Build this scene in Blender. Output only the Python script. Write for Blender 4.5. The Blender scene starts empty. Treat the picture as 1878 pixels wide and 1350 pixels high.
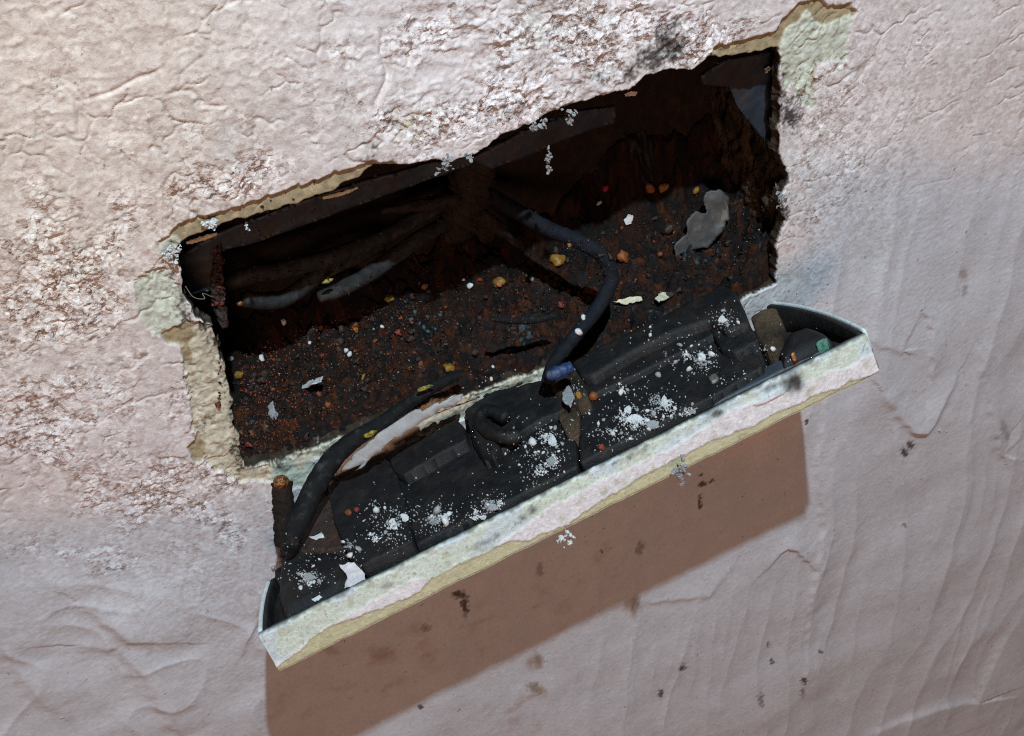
import bpy, bmesh, math, random
import numpy as np
from mathutils import Matrix, Vector
from mathutils.bvhtree import BVHTree

# ------------------------------------------------------------------ frame of reference
# Wall coordinates in millimetres: x along the wall, y up the wall, z out of the wall.
# World: metres, (x, -z, y).
MM = 0.001
def to_world(p):
    p = np.asarray(p, float)
    return np.stack([p[..., 0], -p[..., 2], p[..., 1]], -1) * MM

CAM_R = np.array([[0.9231227432758438, -0.09866355646162836, 0.37163140808228745],
                  [-0.3203144936605014, -0.7319946065115013, 0.6013173215441981],
                  [0.21270408082097808, -0.6741286217513799, -0.7073242363567696]])
CAM_P = np.array([-62.30374899834684, 160.4341396266372, 198.5180384226167])
FOC, PW, PH = 2200.0, 1878.0, 1350.0

sc = bpy.context.scene
cam_d = bpy.data.cameras.new('camera')
cam = bpy.data.objects.new('camera', cam_d)
sc.collection.objects.link(cam)
cam_d.sensor_fit = 'HORIZONTAL'; cam_d.sensor_width = 36.0
cam_d.lens = 36.0 * FOC / PW
cam_d.clip_start = 0.01; cam_d.clip_end = 50.0
_r = to_world(CAM_R) / MM
m = Matrix.Identity(4)
for i in range(3):
    m[i][0] = _r[0][i]; m[i][1] = -_r[1][i]; m[i][2] = -_r[2][i]
    m[i][3] = to_world(CAM_P)[i]
cam.matrix_world = m
sc.camera = cam

# ------------------------------------------------------------------ light
world = bpy.data.worlds.new('World'); sc.world = world; world.use_nodes = True
bg = world.node_tree.nodes['Background']
bg.inputs[0].default_value = (0.50, 0.30, 0.22, 1); bg.inputs[1].default_value = 0.125

def lamp(name, kind, pos, target, energy, color, **kw):
    d = bpy.data.lights.new(name, kind); d.energy = energy; d.color = color
    for k, v in kw.items(): setattr(d, k, v)
    o = bpy.data.objects.new(name, d); sc.collection.objects.link(o)
    p, t = Vector(to_world(pos)), Vector(to_world(target))
    o.location = p
    o.rotation_euler = (t - p).to_track_quat('-Z', 'Y').to_euler()
    return o
# the hand torch held up above the socket
lamp('torch', 'SPOT', (-9, 490, 254), (45, -270, 0), 18.6, (0.70, 0.895, 0.985), spot_size=math.radians(68),
     spot_blend=1.0, shadow_soft_size=0.005)
# the unseen warm fill lamp of the room behind the photographer
lamp('room_lamp', 'AREA', (-500, 250, 1500), (0, -60, 0), 8.8, (1.0, 0.60, 0.42), shape='DISK', size=0.45)

sc.view_settings.view_transform = 'Standard'
sc.view_settings.look = 'None'
sc.view_settings.exposure = 0.0
sc.view_settings.gamma = 1.0
sc.view_settings.use_curve_mapping = False
sc.render.engine = 'CYCLES'
sc.cycles.max_bounces = 6
sc.cycles.use_denoising = False
sc.cycles.filter_width = 1.1

# ------------------------------------------------------------------ projections
def wall_pt(px, py, z=0.0):
    """where the sight line through a photo pixel meets the plane at distance z from the wall"""
    ray = CAM_R.T @ np.array([(px - PW / 2) / FOC, (py - PH / 2) / FOC, 1.0])
    return CAM_P + ray * ((z - CAM_P[2]) / ray[2])
def W2(pts, z=0.0):
    return np.array([wall_pt(a, b, z)[:2] for a, b in pts])
def to_pix(P):
    X = (np.asarray(P, float) - CAM_P) @ CAM_R.T
    d = np.where(X[..., 2] < 20, np.nan, X[..., 2])
    return np.nan_to_num(X[..., 0] / d * FOC + PW / 2, nan=-1e4), np.nan_to_num(X[..., 1] / d * FOC + PH / 2, nan=-1e4)

# ------------------------------------------------------------------ noise
def _h(ix, iy, s):
    ix = ix.astype(np.int64); iy = iy.astype(np.int64)
    n = (ix * 374761393 + iy * 668265263 + s * 974634777) & 0xFFFFFFFF
    n = ((n ^ (n >> 13)) * 1274126177) & 0xFFFFFFFF
    n = ((n ^ (n >> 16)) * 2246822519) & 0xFFFFFFFF
    n = n ^ (n >> 15)
    return (n & 0xFFFFFF).astype(np.float32) / np.float32(0xFFFFFF)
def perlin(x, y, s=0):
    x = np.asarray(x, np.float32); y = np.asarray(y, np.float32)
    x, y = np.broadcast_arrays(x, y)
    ix = np.floor(x); iy = np.floor(y); fx = x - ix; fy = y - iy
    u = fx * fx * fx * (fx * (fx * 6 - 15) + 10); v = fy * fy * fy * (fy * (fy * 6 - 15) + 10)
    def g(dx, dy):
        a = _h(ix + dx, iy + dy, s) * np.float32(2 * math.pi)
        return np.cos(a) * (fx - dx) + np.sin(a) * (fy - dy)
    a = g(0, 0); b = g(1, 0); c = g(0, 1); d = g(1, 1)
    return ((a + (b - a) * u) + ((c + (d - c) * u) - (a + (b - a) * u)) * v) * 1.5
def fbm(x, y, o=4, s=0, gain=.5):
    r = 0; a = 1.0; t = 0
    for i in range(o):
        r = r + a * perlin(x * 2 ** i + 17.3 * i, y * 2 ** i - 9.1 * i, s + i); t += a; a *= gain
    return r / t * 1.4
def worley(x, y, s=0, tilt=False):
    x = np.asarray(x, np.float32); y = np.asarray(y, np.float32)
    ix = np.floor(x); iy = np.floor(y)
    f1 = np.full(x.shape, 9, np.float32); f2 = f1.copy(); idd = np.zeros(x.shape, np.float32); til = np.zeros(x.shape, np.float32)
    for dx in (-1, 0, 1):
        for dy in (-1, 0, 1):
            cx = ix + dx; cy = iy + dy
            ox = cx + _h(cx, cy, s) - x; oy = cy + _h(cx, cy, s + 1) - y; d = np.hypot(ox, oy)
            k = _h(cx, cy, s + 2)
            if tilt: tk = ox * np.cos(k * 40) + oy * np.sin(k * 40)
            n = d < f1
            f2 = np.where(n, f1, np.minimum(f2, d)); idd = np.where(n, k, idd); f1 = np.where(n, d, f1)
            if tilt: til = np.where(n, tk, til)
    return (f1, f2, idd, til) if tilt else (f1, f2, idd)
def sstep(a, b, x):
    t = np.clip((x - a) / (b - a), 0, 1); return t * t * (3 - 2 * t)
def sdf(x, y, poly):
    """signed distance, negative inside; and the nearest point of the outline"""
    P = np.asarray(poly, float); sh = x.shape; x = x.ravel(); y = y.ravel()
    best = np.full(x.shape, 1e9); bx = np.zeros_like(best); by = np.zeros_like(best); ins = np.zeros(x.shape, bool)
    for i in range(len(P)):
        a = P[i]; b = P[(i + 1) % len(P)]; e = b - a
        t = np.clip(((x - a[0]) * e[0] + (y - a[1]) * e[1]) / max(e @ e, 1e-12), 0, 1)
        qx = a[0] + t * e[0]; qy = a[1] + t * e[1]; d = (x - qx) ** 2 + (y - qy) ** 2
        n = d < best; best = np.where(n, d, best); bx = np.where(n, qx, bx); by = np.where(n, qy, by)
        c = (a[1] > y) != (b[1] > y)
        if e[1] != 0:
            ins ^= c & (x < e[0] * (y - a[1]) / e[1] + a[0])
    d = np.sqrt(best) * np.where(ins, -1, 1)
    return d.reshape(sh), bx.reshape(sh), by.reshape(sh)
def dist_line(x, y, line):
    """distance to an open line, signed by side, and the position 0..1 along it"""
    P = np.asarray(line, float)
    seg = np.hypot(*(P[1:] - P[:-1]).T); L = np.r_[0, np.cumsum(seg)]
    best = np.full(x.shape, 1e9); side = np.zeros(x.shape); along = np.zeros(x.shape)
    for i in range(len(P) - 1):
        a = P[i]; e = P[i + 1] - a
        t = np.clip(((x - a[0]) * e[0] + (y - a[1]) * e[1]) / (e @ e), 0, 1)
        d = np.hypot(x - a[0] - t * e[0], y - a[1] - t * e[1]); n = d < best
        best = np.where(n, d, best); side = np.where(n, np.sign(e[0] * (y - a[1]) - e[1] * (x - a[0])), side)
        along = np.where(n, (L[i] + t * seg[i]) / L[-1], along)
    return best, side, along

# ------------------------------------------------------------------ objects
HIT = []
def make_mesh(name, V, F, col=None, smooth=True):
    """V: wall-mm or world array already in metres; F: int array (n,3|4) or list"""
    me = bpy.data.meshes.new(name)
    V = np.asarray(V, np.float32)
    if isinstance(F, np.ndarray):
        n, k = F.shape
        me.vertices.add(len(V)); me.vertices.foreach_set('co', V.ravel())
        me.loops.add(n * k); me.loops.foreach_set('vertex_index', F.astype(np.int32).ravel())
        me.polygons.add(n)
        me.polygons.foreach_set('loop_start', np.arange(0, n * k, k, dtype=np.int32))
        me.polygons.foreach_set('loop_total', np.full(n, k, np.int32))
        me.update(calc_edges=True)
    else:
        me.from_pydata([tuple(map(float, v)) for v in V], [], [tuple(f) for f in F]); me.update()
    if smooth:
        me.polygons.foreach_set('use_smooth', np.ones(len(me.polygons), bool))
    if col is not None:
        at = me.attributes.new('tint', 'FLOAT_COLOR', 'POINT')
        c = np.ones((len(V), 4), np.float32); c[:, :np.shape(col)[1]] = col
        at.data.foreach_set('color', c.ravel())
    return me
def tag(o, label=None, cat=None, group=None, kind=None):
    if label: o['label'] = label
    if cat: o['category'] = cat
    if group: o['group'] = group
    if kind: o['kind'] = kind
    return o
def thing(name, at, label, cat, group=None):
    o = bpy.data.objects.new(name, None); sc.collection.objects.link(o)
    o.location = to_world(at); o.empty_display_size = .005
    return tag(o, label, cat, group)
def obj(name, V, F, mat, parent=None, col=None, smooth=True, hit=True, mm=True):
    """V in wall millimetres; children are stored relative to their root"""
    V = np.asarray(V, float); Vw = to_world(V) if mm else V
    if hit:
        HIT.append((Vw, F))
    r = parent
    off = np.zeros(3)
    while r is not None:
        off += np.array(r.location); r = r.parent
    if parent is None:
        off = (Vw.min(0) + Vw.max(0)) / 2 if len(Vw) < 200000 else off
    o = bpy.data.objects.new(name, make_mesh(name, Vw - off, F, col, smooth))
    if parent is None: o.location = off
    o.data.materials.append(mat)
    sc.collection.objects.link(o)
    if parent is not None: o.parent = parent
    return o
_bvh = [None, 0]
def hit(px, py):
    """where the sight line through a photo pixel first meets what is built so far: point and normal, wall mm"""
    if _bvh[1] != len(HIT):
        vs = []; fs = []; k = 0
        for V, F in HIT:
            vs.append(V); fs += [tuple(int(i) + k for i in f) for f in F]; k += len(V)
        _bvh[0] = BVHTree.FromPolygons([tuple(v) for v in np.concatenate(vs).tolist()], fs); _bvh[1] = len(HIT)
    ray = CAM_R.T @ np.array([(px - PW / 2) / FOC, (py - PH / 2) / FOC, 1.0])
    p, n, i, d = _bvh[0].ray_cast(Vector(to_world(CAM_P)), Vector(to_world(ray) / MM).normalized())
    if p is None: return None, None
    p = np.array(p) / MM; n = np.array(n)
    return np.array([p[0], p[2], -p[1]]), np.array([n[0], n[2], -n[1]])

def grid_faces(keep):
    """quads of a (rows, cols) grid; keep is a (rows-1, cols-1) mask"""
    r, c = keep.shape[0] + 1, keep.shape[1] + 1
    idx = np.arange(r * c).reshape(r, c)
    q = np.stack([idx[:-1, :-1], idx[:-1, 1:], idx[1:, 1:], idx[1:, :-1]], -1)
    return q[keep]
def compact(V, F, *extra):
    used = np.unique(F); m_ = np.full(len(V), -1); m_[used] = np.arange(len(used))
    return (V[used], m_[F]) + tuple(None if e is None else e[used] for e in extra)

# ------------------------------------------------------------------ materials
def material(name, base=(.5, .5, .5), rough=.6, tint=False, var=.25, vscale=600, bump=((900, .25), (2600, .12)),
             metal=0.0, spec=.5, second=None, sscale=250, slo=.45, shi=.62):
    mt = bpy.data.materials.new(name); mt.use_nodes = True
    nt = mt.node_tree; N = nt.nodes; L = nt.links
    b = N['Principled BSDF']
    tc = N.new('ShaderNodeTexCoord')
    def noise(scale, det=4, ro=.6):
        n = N.new('ShaderNodeTexNoise'); n.inputs['Scale'].default_value = scale
        n.inputs['Detail'].default_value = det; n.inputs['Roughness'].default_value = ro
        L.new(tc.outputs['Object'], n.inputs['Vector']); return n
    if tint:
        a = N.new('ShaderNodeAttribute'); a.attribute_name = 'tint'; c = a.outputs['Color']
    else:
        r = N.new('ShaderNodeRGB'); r.outputs[0].default_value = (*base, 1); c = r.outputs[0]
    if second:
        n = noise(sscale, 6, .65); mr = N.new('ShaderNodeMapRange')
        mr.inputs['From Min'].default_value = slo; mr.inputs['From Max'].default_value = shi
        L.new(n.outputs['Fac'], mr.inputs['Value'])
        mx = N.new('ShaderNodeMix'); mx.data_type = 'RGBA'
        L.new(mr.outputs[0], mx.inputs['Factor']); L.new(c, mx.inputs['A']); mx.inputs['B'].default_value = (*second, 1)
        c = mx.outputs['Result']
    if var:
        n = noise(vscale); mr = N.new('ShaderNodeMapRange')
        mr.inputs['From Min'].default_value = .3; mr.inputs['From Max'].default_value = .7
        mr.inputs['To Min'].default_value = 1 - var; mr.inputs['To Max'].default_value = 1 + var
        L.new(n.outputs['Fac'], mr.inputs['Value'])
        v = N.new('ShaderNodeVectorMath'); v.operation = 'SCALE'
        L.new(c, v.inputs[0]); L.new(mr.outputs[0], v.inputs['Scale']); c = v.outputs[0]
    L.new(c, b.inputs['Base Color'])
    b.inputs['Roughness'].default_value = rough; b.inputs['Metallic'].default_value = metal
    b.inputs['Specular IOR Level'].default_value = spec
    prev = None
    for s, st in bump:
        n = noise(s, 5, .65); bp = N.new('ShaderNodeBump')
        bp.inputs['Strength'].default_value = 1.0; bp.inputs['Distance'].default_value = st * MM
        L.new(n.outputs['Fac'], bp.inputs['Height'])
        if prev: L.new(prev.outputs[0], bp.inputs['Normal'])
        prev = bp
    if prev: L.new(prev.outputs[0], b.inputs['Normal'])
    return mt
M = {
    'wall': material('painted_plaster', tint=True, rough=.44, var=.07, vscale=900, bump=((1000, .06), (2600, .045)), spec=.5),
    'char': material('charred_plastic', (.0048, .0048, .0062), .6, var=.5, vscale=350, bump=((420, .16), (1800, .18)), spec=.25,
                     second=(.012, .010, .009), sscale=160),
    'navy': material('blued_steel', (.020, .026, .038), .55, var=.3, vscale=200, bump=((700, .15),), spec=.4,
                     second=(.030, .020, .012), sscale=120, slo=.5, shi=.7),
    'boxrust': material('burnt_rusty_steel', (.012, .0075, .005), .8, var=.5, vscale=300, bump=((350, .7), (1400, .4)), spec=.2,
                        second=(.026, .014, .009), sscale=140, slo=.5, shi=.72),
    'crust': material('brown_crust', (.075, .050, .030), .85, var=.6, vscale=260, bump=((300, .9), (1200, .5)), spec=.2,
                      second=(.012, .009, .007), sscale=130, slo=.42, shi=.6),
    'rubble': material('charred_rubble', tint=True, rough=.8, var=.5, vscale=1100, bump=((900, .4), (2500, .2)), spec=.12),
    'wire': material('burnt_insulation', (.0055, .006, .007), .8, var=.6, vscale=420, bump=((520, .4), (2200, .22)), spec=.2,
                     second=(.022, .020, .019), sscale=420, slo=.54, shi=.7),
    'brightened_ashwire': material('brightened_ashy_insulation', (.015, .0155, .0165), .8, var=.5, vscale=500, bump=((600, .2), (2200, .15)), spec=.2, second=(.034, .031, .028), sscale=380, slo=.52, shi=.68),  # ash-grey wire, colour brightened to counter the shade in the recess
    'bluewire': material('blue_burnt_insulation', (.0045, .0055, .009), .78, var=.5, vscale=420, bump=((520, .4), (2200, .22)), spec=.2,
                         second=(.007, .011, .022), sscale=260, slo=.54, shi=.66),
    'sheath': material('brown_sheath', (.015, .009, .007), .7, var=.5, vscale=300, bump=((400, .6), (1500, .3)), spec=.25),
    'blue': material('blue_insulation', (.010, .035, .12), .5, var=.5, vscale=500, bump=((900, .3),), second=(.012, .014, .02), sscale=500),
    'yellow': material('yellow_insulation', (.20, .17, .015), .5, var=.5, vscale=600, bump=((900, .3),), second=(.03, .04, .012), sscale=500),
    'pinkplastic': material('pink_insulation', (.28, .012, .07), .5, var=.3, bump=((900, .2),)),
    'orange': material('orange_rust', (.22, .055, .008), .55, var=.5, vscale=900, bump=((1200, .4),), second=(.07, .018, .005), sscale=900),
    'ochre': material('ochre_rust', (.27, .13, .014), .5, var=.5, vscale=900, bump=((1200, .4),), second=(.09, .04, .006), sscale=800),
    'rust': material('dark_rust', (.026, .008, .004), .6, var=.6, vscale=700, bump=((1100, .5),), second=(.014, .008, .006), sscale=500),
    'red': material('red_rust', (.13, .020, .008), .5, var=.5, vscale=900, bump=((1200, .4),)),
    'darkred': material('glossy_dark_red', (.05, .006, .010), .25, var=.4, vscale=900, bump=((1200, .3),)),
    'teal': material('verdigris', (.05, .10, .11), .7, var=.5, vscale=900, bump=((1200, .4),), second=(.02, .03, .035), sscale=900),
    'green': material('green_copper', (.06, .20, .14), .7, var=.5, vscale=900, bump=((1200, .4),), second=(.02, .03, .03), sscale=900),
    'white': material('plaster_crumb', (.50, .50, .51), .8, var=.15, vscale=1500, bump=((1800, .25),)),
    'grey': material('ash_crumb', (.24, .24, .25), .85, var=.25, vscale=1500, bump=((1800, .25),)),
    'dust': material('plaster_dust', (.27, .27, .275), .9, var=.3, vscale=2000, bump=()),
    'cream': material('cream_sliver', (.55, .50, .36), .8, var=.2, vscale=900, bump=((1500, .2),)),
    'paintchip': material('pink_paint_chip', (.44, .41, .43), .55, var=.12, vscale=900, bump=((1500, .15),)),
    'flap': material('grey_paint_flap', (.25, .24, .245), .6, var=.15, vscale=500, bump=((900, .2),), second=(.20, .17, .15), sscale=260, slo=.52, shi=.7),
    'greyflake': material('smooth_grey_flake', (.034, .033, .033), .6, var=.25, vscale=300, bump=((900, .12),), second=(.12, .105, .08), sscale=240, slo=.56, shi=.7),
    'steel': material('dull_terminal_metal', (.13, .12, .11), .5, var=.4, vscale=900, bump=((900, .2),), metal=.5),
    'brass': material('rusted_brass', (.30, .13, .04), .4, var=.5, vscale=900, bump=((900, .3),), metal=.5, second=(.05, .02, .01), sscale=700, slo=.5, shi=.6),
    'rim': material('painted_faceplate_edge', tint=True, rough=.5, var=.10, vscale=1200, bump=((1300, .22), (3200, .10)), spec=.45),
    'fibre': material('dusty_fibre', (.16, .13, .10), .9, var=0, bump=()),
}

def flaky(mt):
    """sharp-edged sub-millimetre flakes of old paint, strongest where the plaster is crumbling (alpha of tint)"""
    nt = mt.node_tree; N = nt.nodes; L = nt.links; b = N['Principled BSDF']
    a = [n for n in N if n.bl_idname == 'ShaderNodeAttribute'][0]
    tc = N.new('ShaderNodeTexCoord')
    nz = N.new('ShaderNodeTexNoise'); nz.inputs['Scale'].default_value = 900; nz.inputs['Detail'].default_value = 3
    L.new(tc.outputs['Object'], nz.inputs['Vector'])
    sc_ = N.new('ShaderNodeVectorMath'); sc_.operation = 'MULTIPLY_ADD'; sc_.inputs[1].default_value = (.0011,) * 3
    L.new(nz.outputs['Color'], sc_.inputs[0]); L.new(tc.outputs['Object'], sc_.inputs[2])
    prev = b.inputs['Normal'].links[0].from_socket
    vs = []
    for s_, k_ in ((560, 1.0), (1250, 1.25)):
        v = N.new('ShaderNodeTexVoronoi'); v.inputs['Scale'].default_value = s_; L.new(sc_.outputs[0], v.inputs['Vector'])
        sp = N.new('ShaderNodeSeparateColor'); L.new(v.outputs['Color'], sp.inputs[0]); vs.append(sp.outputs[0])
        of = N.new('ShaderNodeVectorMath'); of.operation = 'SUBTRACT'; L.new(sc_.outputs[0], of.inputs[0]); L.new(v.outputs['Position'], of.inputs[1])
        tv = N.new('ShaderNodeVectorMath'); tv.operation = 'MULTIPLY_ADD'; tv.inputs[1].default_value = (2 * k_,) * 3; tv.inputs[2].default_value = (-k_,) * 3
        L.new(v.outputs['Color'], tv.inputs[0])
        dt = N.new('ShaderNodeVectorMath'); dt.operation = 'DOT_PRODUCT'; L.new(of.outputs[0], dt.inputs[0]); L.new(tv.outputs[0], dt.inputs[1])
        hm = N.new('ShaderNodeMath'); hm.operation = 'MULTIPLY_ADD'; hm.inputs[1].default_value = .28 / s_
        L.new(sp.outputs[0], hm.inputs[0]); L.new(dt.outputs['Value'], hm.inputs[2])
        bp = N.new('ShaderNodeBump'); bp.inputs['Distance'].default_value = 1.0
        L.new(a.outputs['Alpha'], bp.inputs['Strength']); L.new(hm.outputs[0], bp.inputs['Height']); L.new(prev, bp.inputs['Normal']); prev = bp.outputs[0]
    L.new(prev, b.inputs['Normal'])
    mr = N.new('ShaderNodeMapRange'); mr.inputs['To Min'].default_value = -.13; mr.inputs['To Max'].default_value = .13; L.new(vs[1], mr.inputs['Value'])
    ml = N.new('ShaderNodeMath'); ml.operation = 'MULTIPLY_ADD'; ml.inputs[2].default_value = 1
    L.new(mr.outputs[0], ml.inputs[0]); L.new(a.outputs['Alpha'], ml.inputs[1])
    old = b.inputs['Base Color'].links[0].from_socket
    v2 = N.new('ShaderNodeVectorMath'); v2.operation = 'SCALE'; L.new(old, v2.inputs[0]); L.new(ml.outputs[0], v2.inputs['Scale'])
    L.new(v2.outputs[0], b.inputs['Base Color'])
flaky(M['wall'])

# ================================================================== THE WALL
HOLE_PX = [(320, 460), (346, 442), (400, 420), (470, 397), (545, 374), (600, 356), (655, 329), (690, 305), (740, 297), (790, 291),
           (830, 291), (870, 281), (905, 256), (960, 231), (1005, 213), (1060, 191), (1120, 173), (1160, 166), (1185, 137),
           (1230, 128), (1270, 125), (1298, 107), (1340, 105), (1380, 99), (1431, 88), (1433, 180), (1429, 285), (1449, 318),
           (1440, 350), (1430, 372), (1441, 402), (1429, 440), (1424, 522), (1365, 547), (1340, 575), (1250, 600), (1100, 655),
           (1000, 682), (930, 704), (860, 732), (800, 735), (740, 757), (660, 795), (560, 832), (500, 850), (445, 862), (436, 800),
           (428, 750), (420, 700), (408, 650), (388, 602), (350, 572), (335, 520)]
HOLE = W2(HOLE_PX)

def axis(segs, lo, hi):
    a = []
    for s, e, st in segs:
        n = max(1, int(round((e - s) / st))); a += list(s + (e - s) * np.arange(n) / n)
    a.append(segs[-1][1])
    st = segs[-1][2]; v = a[-1]
    while v < hi: st *= 1.25; v += st; a.append(v)
    st = segs[0][2]; v = a[0]; b = []
    while v > lo: st *= 1.25; v -= st; b.append(v)
    return np.array(b[::-1] + a)
def build_wall():
    xs = axis([(-152, -100, .42), (-100, 100, .28), (100, 225, .44)], -700, 800)
    ys = axis([(-365, -230, .72), (-230, -130, .5), (-130, -70, .36), (-70, 92, .27)], -1000, 700)
    X, Y = np.meshgrid(xs, ys)
    px, py = to_pix(np.stack([X, Y, np.zeros_like(X)], -1))
    def blob(cx, cy, rx, ry, ang=0):
        a = math.radians(ang); dx = px - cx; dy = py - cy
        u = (dx * math.cos(a) + dy * math.sin(a)) / rx; v = (-dx * math.sin(a) + dy * math.cos(a)) / ry
        return np.exp(-(u * u + v * v))
    # --- zones
    crumb = np.zeros_like(X)
    for b in [(110, 540, 210, 190, 1.0), (60, 760, 200, 130, .9), (280, 900, 220, 70, .95), (420, 330, 200, 60, .8, -18), (200, 400, 170, 90, .7),
              (760, 230, 150, 70, .9, -15), (930, 190, 170, 80, 1.0, -18), (1080, 70, 200, 110, 1.0), (1250, 70, 120, 70, 1.0), (960, 60, 120, 80, .7),
              (640, 90, 80, 60, .5), (350, 230, 280, 150, .42), (120, 160, 180, 160, .36), (560, 160, 160, 130, .40), (800, 60, 160, 120, .5), (1650, 130, 90, 140, .34), (180, 1010, 240, 60, .5), (350, 780, 120, 160, .5), (1500, 190, 90, 120, .55), (1480, 330, 70, 120, .5), (1560, 250, 100, 120, .4),
              (60, 330, 100, 90, .45), (420, 960, 120, 70, .5)]:
        ang = b[5] if len(b) > 5 else 0
        crumb = np.maximum(crumb, b[4] * blob(b[0], b[1], b[2], b[3], ang))
    right = sstep(1380, 1560, px) ; low = sstep(850, 1050, py + .10 * px)
    smoothz = np.clip(right * sstep(150, 420, py) + low, 0, 1)
    upl = (1 - sstep(650, 1000, px)) * (1 - sstep(250, 600, py + .25 * px))
    wx = X + 1.3 * perlin(X / 3.1, Y / 3.1, 5) + .5 * perlin(X / 1.1, Y / 1.1, 6)
    wy = Y + 1.3 * perlin(X / 3.1, Y / 3.1, 7) + .5 * perlin(X / 1.1, Y / 1.1, 8)
    # --- relief
    h = .8 * fbm(X / 42, Y / 42, 2, 20) + .20 * fbm(X / 13, Y / 13, 3, 30) * (1 - .45 * smoothz)
    h += .075 * fbm(X / 4.2, Y / 4.2, 3, 40) * (1 - .7 * smoothz)
    patch = fbm(X / 9, Y / 9, 3, 50)
    cm = sstep(.22, 1.05, crumb + .42 * patch)
    f1, f2, i1, t1 = worley(wx / 3.4, wy / 3.4, 60, True)
    g1, g2, i2, t2 = worley(wx / 1.7 + 9, wy / 1.7, 64, True)
    k1, k2, i3 = worley(X / .85 + 5, Y / .85, 68)
    flake = .36 * i1 * sstep(.0, .1, f2 - f1) + .40 * i2 * sstep(.0, .14, g2 - g1) + .24 * i3
    h += cm * (.55 * (flake - .45) + .27 * t1 + .18 * t2)
    # ridged clods above the recess
    rg = 1 - np.abs(fbm(wx / 11 + .6 * wy / 11, wy / 6, 3, 75))
    h += .55 * (rg ** 3 - .4) * np.clip(blob(1100, 70, 230, 130) + .8 * blob(900, 120, 160, 120) + .35 * upl, 0, 1)
    # thin cracks and lifted paint islands
    c1x = X + 4.5 * perlin(X / 12, Y / 12, 81) + 1.2 * perlin(X / 2.5, Y / 2.5, 82)
    c1y = Y + 4.5 * perlin(X / 12, Y / 12, 83) + 1.2 * perlin(X / 2.5, Y / 2.5, 84)
    q1, q2, qi = worley(c1x / 15, c1y / 15, 85)
    e = (q2 - q1) * 15
    cr = np.exp(-(e / .32) ** 2) * sstep(-.15, .35, perlin(X / 17, Y / 17, 88)) * np.clip(.95 * (1 - smoothz) + .1, 0, 1)
    h += -.34 * cr + .05 * qi * (1 - smoothz)
    r1, r2, ri = worley(c1x / 6 + 3, c1y / 6, 91)
    cr2 = np.exp(-((r2 - r1) * 6 / .4) ** 2) * sstep(.05, .5, perlin(X / 11, Y / 11, 94)) * np.clip(.8 * (1 - smoothz) + .05, 0, 1)
    h += -.34 * cr2 + .16 * (ri - .5) * sstep(.0, .5, perlin(X / 11, Y / 11, 94)) * (1 - smoothz)
    # bits standing proud here and there
    l1, l2, li = worley(X / 4.5 + 40, Y / 4.5, 97)
    bits = np.clip(1 - l1 * 4.5 / (.25 + .7 * li), 0, 1) * (li > .55) * (.35 + .65 * (1 - smoothz))
    h += .22 * bits
    # roller stipple
    st = fbm(X / 1.25, Y / 1.25, 2, 101)
    stip = .03 + .03 * blob(1560, 330, 170, 200) + .03 * blob(330, 1080, 330, 200) + .01 * right - .02 * sstep(1500, 1850, px) * sstep(500, 900, py)
    h += stip * st * sstep(-.5, .5, fbm(X / 14, Y / 14, 2, 105) + .3)
    # trowel folds running down the right side
    d0 = wall_pt(1690, 500)[:2]; d1 = wall_pt(1560, 1340)[:2]; dv = (d1 - d0) / np.hypot(*(d1 - d0)); nv = np.array([-dv[1], dv[0]])
    s_ = X * nv[0] + Y * nv[1]; t_ = X * dv[0] + Y * dv[1]
    s2 = s_ + 5 * perlin(t_ / 60, s_ / 60, 110) + 1.0 * perlin(t_ / 14, s_ / 14, 111)
    fold = np.clip(1 - np.abs(perlin(s2 / 11, t_ / 190, 112)) * 2.2, 0, 1) ** 2.2
    fold2 = np.clip(1 - np.abs(perlin(s2 / 20 + 7, t_ / 160, 114)) * 2.6, 0, 1) ** 2
    fz = np.clip(right * sstep(120, 420, py) + .85 * sstep(950, 1250, py) * sstep(700, 1100, px), 0, 1)
    h += fz * (.32 * fold * sstep(-.2, .5, perlin(s2 / 40, t_ / 70, 117)) + .62 * fold2)
    h += .8 * fz * fbm(s2 / 30, t_ / 80, 2, 116)
    # soft wrinkles lower left
    lz = sstep(900, 1150, py) * (1 - sstep(430, 620, px))
    wr = np.clip(1 - np.abs(perlin(X / 22 + .8 * Y / 30 + .5 * perlin(X / 20, Y / 20, 118), Y / 34 - X / 60, 119)) * 2.4, 0, 1) ** 2.5
    h += lz * (.40 * wr + .5 * fbm(X / 20, Y / 20, 2, 121))
    # single creases the photo shows
    def crease(line, amp, w1, w2, taper=True, wob=.8):
        nonlocal h
        P = W2(line); lo = P.min(0) - 25; hi = P.max(0) + 25
        iy0, iy1 = np.searchsorted(ys, [lo[1], hi[1]]); ix0, ix1 = np.searchsorted(xs, [lo[0], hi[0]])
        sx = X[iy0:iy1, ix0:ix1]; sy = Y[iy0:iy1, ix0:ix1]
        d, sd_, al = dist_line(sx + wob * perlin(sx / 5, sy / 5, 130), sy + wob * perlin(sx / 5, sy / 5, 131), P)
        prof = np.where(sd_ > 0, np.exp(-(d / w1) ** 1.5), np.exp(-(d / w2) ** 1.5))
        tp = np.sqrt(np.clip(np.sin(np.pi * np.clip(al * .94 + .03, 0, 1)), 0, 1)) if taper else 1
        h[iy0:iy1, ix0:ix1] += amp * prof * tp
    crease([(1615, 715), (1650, 760), (1672, 788), (1697, 788), (1730, 735), (1755, 690)], 1.4, 8, 1.4)
    crease([(1800, 640), (1822, 770), (1840, 835), (1868, 800)], 1.1, 7, 1.6)
    crease([(1590, 1350), (1660, 1318), (1730, 1295), (1790, 1285), (1840, 1180), (1876, 1120)], 1.5, 3, 14, wob=.5)
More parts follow.
